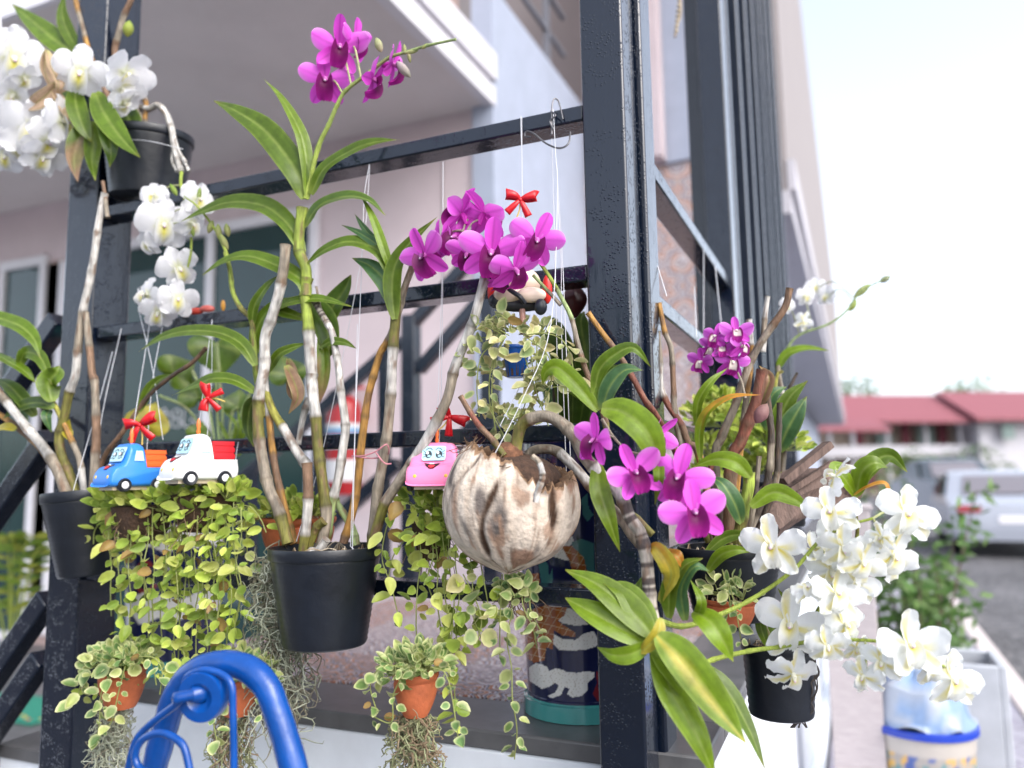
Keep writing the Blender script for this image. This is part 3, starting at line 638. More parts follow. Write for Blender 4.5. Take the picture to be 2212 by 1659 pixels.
def lipmesh(mb, cf, L=1.0, wd=.33, flare=.12, ruf=.02):
    path = catmull([V((0, 0, .05)), V((0, -.10, .17)), V((0, -.25, .20)), V((0, -.40, .13)), V((0, -.50, .02))], 3); n = len(path)-1; vs_ = []; cc = []; nw = 10
    for i, p in enumerate(path):
        t = i/n; w_ = wd*(.28+.72*math.sin(math.pi*(.12+.80*t))**.8)*(1 if t < .93 else .72)/2; up = flare*(1-t)**.7+.01; T = (path[min(i+1, n)]-path[max(i-1, 0)]).normalized(); N_ = V((1, 0, 0)).cross(T)*-1
        if N_.z < 0: N_ = -N_
        for j in range(nw+1):
            s = -1+2*j/nw; vs_.append(p*L + V((s*w_*L, 0, 0)) + N_*(up*s*s*1.1*L + ruf*math.sin(s*8+t*12)*t*L)); cc.append(cf(t, s))
    k = nw+1; mb.add(vs_, [(i*k+j, i*k+j+1, (i+1)*k+j+1, (i+1)*k+j) for i in range(n) for j in range(nw)], cc)
def flower_data(kind, var):
    r_ = random.Random(var*13+len(kind)); j = lambda a: r_.uniform(-a, a); f = MB(); l_ = MB(); bend = (-.04, -.12, .12, .03, .20, -.02)[var]
    if kind == 'purple' or kind == 'pale':
        pe = (.80, .12, .74) if kind == 'purple' else (.55, .08, .55); se = (.62, .045, .50); ed = (.84, .34, .82)
        def cp(t, s):
            c = lerp3(pe, ed, min(1, max(0, t-.5)*1.6*abs(s)+.5*abs(s)**4)); c = lerp3(c, (.40, .02, .33), max(0, .30-t)*1.6); k = 1-.30*max(0, math.cos(s*19))**3*(1-t*.6); return tuple(x*k for x in c)
        def cs(t, s):
            c = lerp3(se, pe, .25+.75*t*(.3+.7*abs(s))); k = 1-.28*max(0, math.cos(s*15))**3; return tuple(x*k for x in c)
        wp, lp, ws, ls = (.38, .34, .40, .32, .37, .35)[var], .50+j(.03), .25+j(.03), .50+j(.03)
        def cl(t, s):
            c = lerp3((.12, .003, .07), (.62, .03, .44), min(1, max(0, t-.40)*1.9+.2*abs(s))); k = 1-.25*abs(math.sin(s*13)); c = tuple(x*k for x in c)
            return lerp3(c, (.75, .70, .62), .9) if kind == 'pale' and t < .55 and abs(s) < .7 else c
        a_, b_ = .66, .46
    elif kind == 'white':
        def cp(t, s): return lerp3((.70, .72, .45), (.80, .80, .83), min(1, t*3.2))
        cs = cp; wp, lp, ws, ls = .50+j(.05), .47, .34+j(.03), .48; a_, b_ = .55, .36
        def cl(t, s): return lerp3((.60, .55, .06), (.80, .80, .82), min(1, abs(s)*1.0+max(0, t-.4)*1.9))
    else:
        def cp(t, s): return lerp3((.76, .66, .08), (.82, .84, .85), min(1, max(t*1.5-.05, abs(s+.35)*2.6)))
        def cs(t, s): return lerp3((.76, .64, .07), (.82, .84, .84), min(1, max(t*1.1-.2, abs(s-.5)*2.0)))
        wp, lp, ws, ls = .44+j(.07), .52, .28, .51; a_, b_ = .64, .44
        def cl(t, s): return lerp3((.74, .64, .10), (.82, .83, .80), min(1, abs(s)*.9+max(0, t-.25)*2.2))
    rf = {'white': .040, 'yellow': .055}.get(kind, .010)
    petal(f, rad(90+j(9)), ls, ws, bend-.03, .05, cs, .55, .45, -.012, rf, ph=j(3))
    petal(f, rad(228+j(11)), ls*.96, ws*1.05, bend-.06, .04, cs, .5, .5, -.014, rf, ph=j(3)); petal(f, rad(312+j(11)), ls*.96, ws*1.05, bend-.06, .04, cs, .5, .5, -.016, rf, ph=j(3))
    petal(f, rad(16+j(12)), lp, wp, bend+.02, -.05, cp, a_, b_, .006, rf, ph=j(3), tw=j(.3)); petal(f, rad(164+j(12)), lp, wp, bend+.02, -.05, cp, a_, b_, .008, rf, ph=j(3), tw=j(.3))
    f.tube([V((0, 0, -.02)), V((0, -.02, -.10)), V((0, -.09, -.20))], [.05, .06, .035], 8, se if kind == 'purple' else (.62, .66, .40))
    lipmesh(l_, cl, {'white': .74, 'yellow': .66}.get(kind, .74), .42 if kind != 'white' else .44, .16, .03 if kind != 'purple' else .02)
    l_.tube([V((0, .01, .0)), V((0, .005, .10)), V((0, -.03, .15))], [.045, .05, .025], 8, (.60, .16, .52) if kind == 'purple' else (.80, .80, .70)); l_.ball((0, -.028, .155), .022, (.80, .60, .76), 8, 6)
    return f.mesh('flower', M['petal']), l_.mesh('lip', M['petal'])
FD = {}
def flower(par, kind, px, py, size, yaw_=0, pit=0, rol=0, y=None, label=None):
    var = R_.randrange(6); key = (kind, var)
    if key not in FD: FD[key] = flower_data(kind, var)
    p = W(px, py, DY if y is None else y); a, b_ = rad(yaw_), rad(pit)
    tocam = (CAM-p).normalized(); e1 = V((-tocam.y, tocam.x, 0)).normalized(); e1 = e1 if e1.dot(RT) > 0 else -e1; e2 = e1.cross(tocam); e2 = e2 if e2.z > 0 else -e2
    n = (tocam*math.cos(a)*math.cos(b_) + e1*math.sin(a)*math.cos(b_) + e2*math.sin(b_)).normalized()
    u_ = (ZZ - n*ZZ.dot(n)); u_ = u_.normalized() if u_.length > .05 else e2; s_ = u_.cross(n); c_, q = math.cos(rad(rol)), math.sin(rad(rol)); u2 = u_*c_ + s_*(-q)*-1; s2 = u2.cross(n)
    m = Matrix((s2, u2, n)).transposed().to_4x4()
    o = link(bpy.data.objects.new('flower', FD[key][0])); o.parent = par; k = size*mpp(p)
    o.matrix_local = Matrix.Translation(p-rootloc(par)) @ m @ Matrix.Diagonal((k, k, k, 1))
    li = link(bpy.data.objects.new('lip', FD[key][1])); li.parent = o
    if label: o['label'] = label
    return p - n*.18*k
def bud(par, px, py, ln, wd, ang, c, y=None, name='bud'):
    p = W(px, py, DY if y is None else y); m = mpp(p); a = rad(ang); d = (rt3*math.cos(a)+up3*math.sin(a)); mb = MB()
    prof = [(.0004, -ln/2*m), (wd*.30*m, -ln*.35*m), (wd*.5*m, -ln*.05*m), (wd*.36*m, ln*.28*m), (.0004, ln/2*m)]
    pr = []; P = catmull([V((r, z, 0)) for r, z in prof], 4)
    mb.lathe([(max(.0003, q.x), q.y, lerp3(c, (c[0]*.6, c[1]*.8, c[2]*.5), i/len(P))) for i, q in enumerate(P)], 10, c, p, d); return obj(name, mb, M['petal'], par)
def spike(par, pts, rpx, ends=(), c='g', y=None, tipc=None):
    P = [W(p[0], p[1], p[2] if len(p) > 2 else (DY if y is None else y)) for p in pts]; Q = catmull(P, 8); m = mpp(P[0]); n = len(Q); mb = MB()
    mb.tube(Q, [rpx*m*(1-.55*i/n)*(1+(.18 if i % 8 == 0 else 0)) for i in range(n)], 8, [lerp3(CC[c], CC[tipc or c], i/n) for i in range(n)])
    for e in ends:
        k = min(range(n), key=lambda i: (Q[i]-e).length); q = Q[k]; mid = q.lerp(e, .5)+V((0, 0, (q-e).length*.18)); mb.tube(catmull([q, mid, e], 5), rpx*m*.42, 6, lerp3(CC[c], (.55, .50, .42), .4))
    return obj('flower_spike', mb, M['cane'], par)
# ---- pots
def pot(par, px, py, rt_px, rb_px, h_px, y, m='pot', ribs=26, tilt=(0, 0), seg=56, name='pot', rimh=.12, soil=True):
    c = W(px, py, y); k = mpp(c); rt, rb, h = rt_px*k, rb_px*k, h_px*k; ax = (ZZ + RT*tilt[0] + FW*tilt[1]).normalized()
    prof = [(.0005, -h), (rb*.96, -h), (rb, -h*.985)]
    for i in range(ribs+1):
        t = i/max(1, ribs); r = rb+(rt*.95-rb)*t; prof.append((r+(.0011 if i % 2 else 0)*(1 if m == 'pot' else 0), -h*.98+(h*.98-h*rimh)*t))
    if m == 'terracotta': prof[3:] = [(rb+(rt*.95-rb)*math.sin(t*math.pi/2)**.9, -h*.98+h*.74*t) for t in [i/14 for i in range(15)]] + [(rt*.90, -h*.20)]
    prof += [(rt*.985, -h*rimh*.98), (rt, -h*rimh*.8), (rt, -h*.015), (rt*.99, 0), (rt*.94, 0), (rt*.92, -h*.02), (rt*.88, -h*.22), (rt*.85, -h*.3)]
    mb = MB(); mb.lathe(prof, seg, (1, 1, 1), c, ax); o = obj(name, mb, M[m], par)
    if soil:
        s_ = MB(); r_ = random.Random(int(px)); rings = 6; vs_ = []; e1 = ax.orthogonal().normalized(); e2 = ax.cross(e1)
        for i in range(rings+1):
            for q in range(seg):
                a = 2*math.pi*q/seg; rr = rt*.885*i/rings+1e-4; vs_.append(c + (e1*math.cos(a)+e2*math.sin(a))*rr + ax*(-h*.14+rt*.10*mnoise.noise(V((math.cos(a)*i*.6, math.sin(a)*i*.6, px)))))
        s_.add(vs_, [(i*seg+q, i*seg+(q+1) % seg, (i+1)*seg+(q+1) % seg, (i+1)*seg+q) for i in range(rings) for q in range(seg)])
        obj('bark_mix', s_, M['fibre'], par)
        rt_ = MB()
        for _ in range(26):
            a = r_.uniform(0, 6.28); rr = rt*r_.uniform(.2, .85); p0 = c+(e1*math.cos(a)+e2*math.sin(a))*rr - ax*h*.12; a2 = a+r_.uniform(-1, 1); p1 = c+(e1*math.cos(a2)+e2*math.sin(a2))*min(rt*.86, rr*1.25) - ax*h*.10
            rt_.tube(catmull([p0, p0.lerp(p1, .5)+ax*rt*r_.uniform(.08, .22), p1], 4), .0009, 5, (.30, .22, .14) if r_.random() < .6 else (.45, .38, .28))
        obj('root', rt_, M['cane'], par)
    return c, ax, rt, k
def hanger(par, lines, r=.0006, name='hanger', m='string'):
    mb = MB()
    for ln in lines:
        P = [W(*p) for p in ln]; mb.tube(P if len(P) < 3 else catmull(P, 5), r, 5)
    return obj(name, mb, M[m], par)
# ---- small-leaved hanging vines
def vleaf(mb, p, d, n, L, wd, c, rim):
    d = d.normalized(); n = (n-d*n.dot(d)); n = n.normalized() if n.length > 1e-4 else d.orthogonal().normalized(); s = d.cross(n); cup_, crl_ = R_.uniform(.02, .30), R_.uniform(-.22, .12); vs_ = [p, p+d*L*.5-n*L*.07]; cc = [c, c]; k = 10
    for ring, cf in ((.55, c), (1, rim)):
        for i in range(k):
            a = 2*math.pi*i/k+math.pi; x = math.cos(a); yy = math.sin(a)
            vs_.append(p + d*(L*(.5+.5*ring*x)) + s*(wd*.5*yy*ring*(1-.12*x-.34*max(0, x)**3)) + n*(L*cup_*(ring*ring*yy*yy) - L*.06*(1-ring)+L*crl_*x*abs(x))); cc.append(cf)
    fs = [(1, 2+i, 2+(i+1) % k) for i in range(k)] + [(2+i, 2+k+i, 2+k+(i+1) % k, 2+(i+1) % k) for i in range(k)]
    mb.add(vs_[0:], fs, cc)
VC = dict(lime=[((.42, .54, .08), (.50, .60, .12)), ((.54, .63, .12), (.58, .66, .17)), ((.32, .44, .07), (.40, .50, .11)), ((.58, .62, .16), (.62, .65, .22)), ((.21, .31, .05), (.30, .39, .09))],
          var=[((.20, .32, .10), (.66, .68, .34)), ((.27, .38, .13), (.70, .70, .38)), ((.15, .26, .09), (.55, .60, .30)), ((.44, .50, .18), (.68, .68, .36))],
          pale=[((.36, .42, .17), (.62, .62, .34)), ((.46, .48, .20), (.66, .62, .36)), ((.24, .32, .13), (.52, .54, .28)), ((.54, .50, .22), (.68, .60, .36))])
def strand(par, pts, pal, lpx, gap=17, y=None, seed=0, start=0, name='vine', rpx=1.4, wr=.62, merge=None):
    r_ = random.Random(seed*77+int(pts[0][0])); P = [W(p[0], p[1], p[2] if len(p) > 2 else (DY if y is None else y)) for p in pts]; Q = catmull(P, 10); m = mpp(P[0]); mb = merge or MB()
    mb.tube(Q, rpx*m, 5, (.36, .40, .14)); L = 0; nxt = start*m; alt = 0
    for i in range(1, len(Q)):
        L += (Q[i]-Q[i-1]).length
        if L > nxt:
            nxt = L+gap*m*r_.uniform(.7, 1.4); T = (Q[i]-Q[i-1]).normalized(); o1 = T.orthogonal().normalized(); o1 = Matrix.Rotation(alt*1.57+r_.uniform(-.5, .5), 3, T) @ o1; alt += 1
            for sg in (-1, 1):
                if r_.random() < .12: continue
                d = (o1*sg+T*r_.uniform(-.2, .6)+V((0, 0, -r_.uniform(0, .5)))).normalized(); nn = (CAM-Q[i]).normalized()*.8+ZZ*.5+V((r_.uniform(-.7, .7), r_.uniform(-.7, .7), r_.uniform(-.7, .7))); c, rim = r_.choice(VC[pal]); k = r_.uniform(.7, 1.2); c = tuple(x*k for x in c); rim = tuple(x*k for x in rim)
                if r_.random() < .04: c, rim = (.38, .26, .09), (.30, .18, .07)
                ln = lpx*m*r_.uniform(.5, 1.25); b_ = Q[i]+d*.004; vleaf(mb, b_, d, nn, ln, ln*wr*r_.uniform(.85, 1.15), c, rim)
    return mb if merge else obj(name, mb, M['vine'], par)
def tuft(par, ctr_px, rx, ry, n, pal, lpx, y, seed, name='foliage', up=.3, wr=.62):
    r_ = random.Random(seed); mb = MB(); c0 = W(ctr_px[0], ctr_px[1], y); m = mpp(c0)
    for _ in range(n):
        a = r_.uniform(0, 6.28); el = r_.uniform(-.5, 1.2); d = V((math.cos(a)*math.cos(el), math.sin(a)*math.cos(el), math.sin(el)+up)).normalized(); q = c0+V((d.x*rx*m*r_.uniform(.3, 1), d.y*rx*m*r_.uniform(.3, 1), (d.z-up)*ry*m*r_.uniform(.3, 1)))
        c, rim = r_.choice(VC[pal]); k = r_.uniform(.75, 1.15); c = tuple(x*k for x in c); ln = lpx*m*r_.uniform(.65, 1.15); nn = (CAM-q).normalized()+ZZ*.6+V((r_.uniform(-.8, .8), r_.uniform(-.8, .8), r_.uniform(-.5, .5)))
        vleaf(mb, q, d+V((r_.uniform(-.3, .3), r_.uniform(-.3, .3), r_.uniform(-.3, .3))), nn, ln, ln*wr, c, rim)
        if r_.random() < .5: mb.tube([c0+V((0, 0, -ry*m*.3)), q], .0008, 4, (.3, .34, .12))
    return obj(name, mb, M['vine'], par)
def moss(px, py0, py1, wtop, wbot, y, n, label, seed, dark=False, curl=1.0):
    r_ = random.Random(seed); top = W(px, py0, y); m = mpp(top); mb = MB(); H = (py1-py0)*m
    pal = [(.36, .38, .29), (.28, .30, .22), (.43, .45, .36), (.20, .18, .13)] if not dark else [(.24, .26, .13), (.33, .35, .20), (.17, .17, .09), (.26, .19, .12)]
    for _ in range(n):
        a = r_.uniform(0, 6.28); rr = math.sqrt(r_.random()); f0 = r_.random()**1.6*.75; ln = H*r_.uniform(.2, .6); w0 = (wtop+(wbot-wtop)*f0)/2*m
        p = top+V((math.cos(a)*rr*w0, math.sin(a)*rr*w0*.8, -H*f0)); d = V((r_.gauss(0, .5), r_.gauss(0, .4), -1)); pts = []; st = ln/10
        for k in range(10):
            pts.append(p.copy()); d += V((r_.gauss(0, .75), r_.gauss(0, .6), r_.gauss(-.12, .6)))*curl; d.normalize(); p = p+d*st
            ax = p-top; w_ = (wtop+(wbot-wtop)*min(1, max(0, -ax.z/H)))/2*m*1.35
            if math.hypot(ax.x, ax.y) > w_: p.x = top.x+ax.x*.85; p.y = top.y+ax.y*.85
        c = r_.choice(pal); mb.tube(pts, [.0010, .0011, .0011, .0011, .001, .001, .0009, .0008, .0007, .0005], 4, c, caps=False)
    return obj('moss_tuft', mb, M['moss'], None, label, 'moss', 'grey-green moss tufts hanging below the pots', loc=top)
# ================================================================== ORCHIDS
def orchid(name, px, py, y, label): 
    return thing(name, W(px, py, y), label, 'orchid', 'orchids on the porch railing')
# ---- A: tall central orchid in a hanging black pot
DY = -.11
A = orchid('potted_orchid', 707, 1385, -.11, 'tall magenta-flowered orchid in the large hanging black pot in the centre of the railing')
pot(A, 704, 1180, 121, 88, 205, -.115, ribs=30)
cane(A, [(674, 808), (674, 838), (682, 899), (685, 950), (690, 992), (698, 1056), (705, 1118), (692, 1185)], 12, 'wwooonw', 60, taper=1)
cane(A, [(664, 600), (659, 635), (666, 702), (669, 755), (674, 810)], 12.5, 'gyww', 70, taper=.95)
cane(A, [(653, 449), (645, 534), (661, 582), (660, 640)], 12, 'gg', 60, taper=1)
cane(A, [(617, 529), (613, 577), (602, 635), (586, 689), (573, 729), (571, 795), (562, 838), (557, 886), (559, 939), (569, 1003), (581, 1056), (602, 1104), (622, 1175)], 12.5, 'nbwwwwwonwnoo', 57, taper=.9, y=-.13)
cane(A, [(674, 643), (690, 670), (706, 697), (718, 721), (727, 769), (733, 809), (735, 838), (746, 918), (741, 966), (730, 1038), (717, 1086), (703, 1165)], 11, 'swswwswwpo', 50, taper=.6, y=-.10)
cane(A, [(683, 619), (688, 645), (693, 672)], 3.5, 'nn', 20, y=-.10)
cane(A, [(570, 840), (575, 851), (591, 891), (613, 926), (639, 971), (663, 1006)], 11, 'yygwww', 60, y=-.10)
cane(A, [(663, 1000), (666, 1064), (663, 1118), (655, 1190)], 11, 'bwwao', 50, taper=1, y=-.13)
cane(A, [(572, 820), (581, 896), (587, 960), (597, 1024), (613, 1091), (636, 1175)], 9, 'wabaa', 48, y=-.10)
cane(A, [(893, 571), (874, 622), (862, 670), (842, 729), (822, 762), (807, 811), (794, 864), (781, 958), (773, 1038), (762, 1104), (742, 1172)], 9.5, 'nwnaaaayaab', 52, taper=.8, y=-.09)
cane(A, [(853, 555), (854, 635), (854, 689), (851, 729), (847, 782), (845, 838), (837, 931), (829, 984), (815, 1064), (809, 1118), (803, 1180)], 11.5, 'ggoownwnwno', 55, taper=1, y=-.10)
cane(A, [(1048, 600), (1038, 635), (1024, 689), (1003, 742), (982, 795), (965, 864), (927, 939), (895, 992), (858, 1046), (829, 1094), (806, 1170)], 12.5, 'wnwwnwwnnoo', 62, taper=.85, y=-.12)
cane(A, [(690, 1000), (708, 1060), (735, 1099), (760, 1140), (770, 1178)], 9, 'wppp', 40, y=-.08)
cane(A, [(644, 960), (655, 900), (668, 860)], 8, 'ww', 50, y=-.08)
cane(A, [(668, 1180), (684, 1140), (700, 1125)], 11, 'ooo', 30, y=-.12)
cane(A, [(705, 1165), (688, 1190), (672, 1195)], 12, 'wn', 30, y=-.14)
cane(A, [(487, 545), (497, 585), (503, 630), (520, 665), (543, 690), (546, 720), (550, 760), (553, 810), (562, 850), (575, 900)], 6.5, 'gogowggyy', 40, y=-.10)
for x, y_, l_, a_ in ((484, 522, 40, 115), (472, 500, 34, 95), (455, 490, 30, 70), (491, 497, 30, 100)): bud(A, x, y_, l_, 14, a_, (.42, .40, .18), -.10, 'seed_pod')
spike(A, [(490, 548), (470, 505), (445, 468), (420, 440), (398, 425)], 3.5, c='g', y=-.10)
leaf(A, [(660, 430), (640, 370), (575, 285), (510, 240), (462, 218)], 66, roll=10)
leaf(A, [(664, 430), (663, 360), (650, 290), (610, 215), (570, 171)], 34, 'L', roll=-12)
leaf(A, [(672, 420), (700, 365), (760, 325), (810, 307), (864, 302)], 42, roll=18)
leaf(A, [(654, 545), (622, 485), (570, 445), (500, 437), (440, 455), (390, 479)], 54, roll=-5)
leaf(A, [(665, 650), (650, 605), (590, 570), (530, 553), (480, 565), (438, 594)], 44, roll=-5)
leaf(A, [(658, 490), (690, 445), (745, 425), (795, 432), (833, 466)], 48, 'D', roll=25)
leaf(A, [(845, 600), (820, 545), (760, 522), (700, 540), (655, 578)], 42, roll=-8)
leaf(A, [(853, 690), (847, 630), (853, 575), (885, 525), (945, 468)], 46, roll=8)
leaf(A, [(850, 665), (835, 612), (800, 575), (761, 558)], 50, 'T', roll=10)
leaf(A, [(846, 590), (830, 540), (805, 470), (778, 418)], 24, 'L', roll=0)
leaf(A, [(842, 575), (820, 535), (780, 505), (738, 486)], 24, 'T', roll=20); leaf(A, [(838, 560), (812, 525), (785, 490), (766, 462)], 20, 'T', roll=30)
leaf(A, [(660, 690), (600, 665), (680, 645), (763, 663)], 36, 'G', roll=10, y=-.09); leaf(A, [(690, 720), (715, 670), (745, 625), (758, 594)], 62, 'D', roll=20, y=-.07)
leaf(A, [(670, 640), (700, 690), (712, 740), (709, 775)], 62, 'D', roll=-15, y=-.07); leaf(A, [(693, 715), (700, 780), (698, 830), (690, 872)], 34, 'L', y=-.08, c2='B')
leaf(A, [(552, 790), (520, 742), (467, 718), (400, 716), (347, 730), (300, 759)], 42, roll=-6, y=-.13)
leaf(A, [(544, 705), (550, 660), (575, 620), (600, 596)], 28, y=-.10); leaf(A, [(550, 770), (556, 710), (585, 665), (625, 640)], 36, y=-.09)
leaf(A, [(556, 850), (507, 822), (460, 818), (420, 833), (371, 855)], 36, roll=-5, y=-.13); leaf(A, [(556, 860), (540, 880), (535, 930), (548, 965)], 34, 'D', y=-.08)
leaf(A, [(578, 805), (600, 768), (629, 752), (662, 741)], 26, y=-.10); leaf(A, [(690, 750), (715, 738), (745, 740), (770, 753)], 22, y=-.09)
leaf(A, [(622, 775), (630, 810), (628, 850), (636, 868)], 30, 'B', name='dry_leaf', y=-.09, fold=.8); leaf(A, [(618, 790), (635, 825), (643, 860), (624, 894)], 36, 'B', name='dry_leaf', y=-.11, fold=.8)
e = [flower(A, 'purple', 704, 172, 118, -6, 6, 2), flower(A, 'purple', 733, 102, 118, 6, 12, 6), flower(A, 'purple', 768, 88, 96, 48, 5, -12, y=-.09), flower(A, 'purple', 806, 172, 112, 68, -18, 14), flower(A, 'purple', 849, 140, 108, 74, -12, -10, y=-.09)]
spike(A, [(660, 430), (687, 320), (710, 270), (728, 228), (748, 195), (800, 155), (840, 125), (880, 112), (925, 98), (985, 85)], 5.5, e, 'g', tipc='p')
bud(A, 818, 97, 34, 18, 110, (.55, .50, .34)); bud(A, 872, 150, 46, 20, -50, (.55, .42, .48)); bud(A, 874, 107, 24, 9, 95, (.5, .46, .25)); bud(A, 889, 112, 30, 9, 10, (.5, .46, .25)); bud(A, 884, 124, 24, 9, -80, (.45, .38, .22)); bud(A, 918, 100, 18, 8, 40, (.5, .48, .2))
e = [flower(A, 'purple', 1062, 545, 150, -4, 0, 4, y=-.15), flower(A, 'purple', 1158, 518, 122, 12, -4, 22, y=-.13), flower(A, 'purple', 918, 552, 128, -38, -8, -18, y=-.13), flower(A, 'purple', 950, 520, 110, -70, 4, -10, y=-.10),
     flower(A, 'purple', 996, 462, 125, -130, 30, 10, y=-.11), flower(A, 'purple', 1045, 462, 125, 135, 35, -20, y=-.10), flower(A, 'purple', 985, 515, 110, -30, 20, 30, y=-.11), flower(A, 'purple', 1112, 582, 118, 30, -25, -6, y=-.14), flower(A, 'purple', 1080, 600, 96, 8, -42, 10, y=-.12), flower(A, 'purple', 1010, 548, 100, -20, -20, 10, y=-.12)]
spike(A, [(1047, 606), (1035, 570), (1020, 530), (1000, 500), (975, 500)], 5, e, 'n')
hanger(A, [[(800, 345, -.02), (787, 425, -.07), (782, 560, -.09), (772, 800, -.10), (757, 1180, -.10)], [(757, 1180, -.10), (768, 1190, -.1)], [(640, 1170, -.12), (700, 960, -.07), (780, 560, -.05), (800, 345, -.02)], [(772, 700, -.095), (761, 1195, -.13)]])
tie = MB(); tie.tube(catmull([W(760, 985, -.11), W(783, 985, -.12), W(812, 975, -.12), W(835, 960, -.115), W(838, 982, -.10), W(805, 990, -.08), W(760, 985, -.11)], 6), .0012, 6, (.55, .22, .26)); tie.tube(catmull([W(812, 978, -.12), W(830, 1000, -.12), W(845, 1002, -.11)], 4), .0012, 6, (.55, .22, .26)); obj('raffia_tie', tie, M['cane'], A)
# ---- B: white orchid in the pot on the top rail
DY = -.03
B = orchid('potted_orchid', 310, 425, 0, 'white orchid in the black pot standing on the top rail at the left post')
pot(B, 322, 292, 92, 74, 138, -.005, ribs=24, tilt=(.04, -.10))
cane(B, [(160, -30), (163, 0), (178, 55), (192, 107), (215, 170), (255, 245), (290, 295)], 7, 'anabn', 45, y=-.04); cane(B, [(290, -30), (283, 0), (267, 35), (256, 75), (248, 117), (262, 190), (300, 290)], 8, 'bnbnn', 42, y=-.02)
cane(B, [(330, 300), (312, 270), (300, 235), (323, 235), (341, 227), (360, 248), (371, 280), (376, 315), (384, 345), (392, 372)], 7, 'nnwwwwww', 36, taper=1)
for q in ([(376, 310), (372, 345), (382, 370)], [(378, 300), (388, 330), (402, 352)], [(384, 330), (398, 350), (408, 370)]): cane(B, q, 4, 'ww', 30, name='root')
cane(B, [(325, 300), (314, 262), (316, 230), (312, 212)], 6, 'naw', 30)
leaf(B, [(178, 118), (130, 95), (75, 50), (26, 9)], 62, roll=8); leaf(B, [(178, 118), (150, 75), (135, 30), (140, -20)], 34, 'G', roll=25)
leaf(B, [(162, 190), (165, 230), (180, 275), (198, 308)], 48, 'G', y=-.115); leaf(B, [(206, 200), (225, 245), (262, 298), (303, 340)], 58, 'G', y=-.115); leaf(B, [(190, 262), (170, 300), (160, 345), (168, 393)], 46, 'G', y=-.115, c2='B')
leaf(B, [(200, 262), (200, 300), (198, 350), (206, 390)], 40, 'G', y=-.115); leaf(B, [(215, 250), (232, 285), (240, 325), (237, 362)], 42, 'D', y=-.115); leaf(B, [(255, 225), (275, 250), (284, 280), (282, 310)], 56, 'D', y=-.07); leaf(B, [(165, 185), (140, 195), (110, 205), (85, 235)], 56, 'D', y=-.07)
for f_ in ((28, 126, 138, 12, 0, 0), (-25, 90, 130, -10, 5, 0), (173, 157, 116, -6, -6, 6), (272, 160, 112, 30, -4, 18), (268, 222, 82, 58, -35, 30), (72, 283, 148, -8, -4, 8), (135, 262, 112, 52, 10, -14), (6, 262, 120, -20, 0, 0), (12, 336, 88, -12, -20, 0), (92, 338, 96, 10, -28, 12), (52, 168, 70, 28, -30, 0), (30, 205, 86, -30, -30, 20), (105, 305, 104, 20, -12, 20), (40, 310, 100, -16, -8, 0), (268, 195, 86, 20, -20, 0)):
    flower(B, 'white', f_[0], f_[1], f_[2], f_[3], f_[4], f_[5], y=-.13 if f_[0] < 200 else -.10)
for q in ([(101, 108), (95, 150), (108, 185), (112, 205)], [(128, 150), (132, 180), (122, 205)], [(101, 108), (112, 150), (125, 180), (122, 205)], [(125, 180), (100, 205), (70, 228), (50, 232)], [(115, 190), (125, 220), (138, 245), (146, 262)]): leaf(B, q, 36, 'W', name='withered_petal', y=-.135, fold=1.0, roll=30)
spike(B, [(250, 130), (235, 160), (222, 178), (190, 185), (150, 180), (115, 190), (85, 215), (60, 240)], 3.2, [W(240, 165, -.05), W(262, 215, -.05), W(150, 245, -.06), W(45, 260, -.06)], 'g', y=-.045)
bud(B, 224, 147, 34, 20, 90, (.42, .44, .10)); bud(B, 277, 62, 36, 22, 80, (.46, .48, .12)); bud(B, 16, 258, 40, 24, 120, (.46, .46, .10), -.08)
DY = -.07
e = [flower(B, 'white', *q) for q in ((354, 486, 118, 4, 0, 0), (331, 424, 68, -30, 25, 0), (428, 432, 86, 35, 12, 20), (386, 580, 96, 18, -10, -30), (384, 646, 88, 6, -2, 0), (341, 676, 80, -8, -26, 10), (318, 636, 76, -60, 0, 20), (322, 522, 70, -55, -25, 0), (414, 482, 78, 40, -20, 0), (300, 640, 40, -80, 0, 0))]
spike(B, [(392, 372, -.04), (391, 400, -.05), (400, 430, -.06), (412, 494, -.06), (410, 560, -.06), (385, 620, -.06), (345, 640, -.06)], 3.6, e, 'g')
bud(B, 375, 410, 30, 12, 120, (.34, .42, .10)); bud(B, 430, 420, 30, 10, 80, (.42, .48, .16)); bud(B, 416, 500, 24, 9, -80, (.4, .46, .14))
hanger(B, [[(235, 305, -.05), (310, 303, -.09), (395, 322, -.05)]])
# ---- C: pot at the left post
DY = -.14
C_ = orchid('potted_orchid', 190, 1240, -.14, 'flowerless orchid with long bare canes in the tilted black pot at the left post')
pot(C_, 184, 1062, 86, 56, 178, -.11, ribs=34, tilt=(-.08, .02))
cane(C_, [(227, 417), (219, 449), (211, 497), (203, 555), (192, 614), (181, 662), (173, 715), (168, 755), (163, 809), (149, 851), (139, 899), (128, 944), (133, 984), (149, 1024), (165, 1070)], 10.5, 'wnwwwwnwwooooooo', 50, taper=.7)
cane(C_, [(222, 392), (227, 425), (232, 470)], 5, 'bn', 25); cane(C_, [(184, 675), (189, 715), (195, 769), (199, 809), (204, 824), (207, 891), (208, 944), (205, 998), (202, 1060)], 9.5, 'nbbbnbbno', 48)
cane(C_, [(-30, 815), (0, 851), (53, 918), (93, 966), (120, 1008), (145, 1070)], 11, 'nwnwno', 52, y=-.16); cane(C_, [(-20, 885), (0, 896), (40, 926), (90, 970), (150, 1065)], 8, 'abaao', 50, y=-.12)
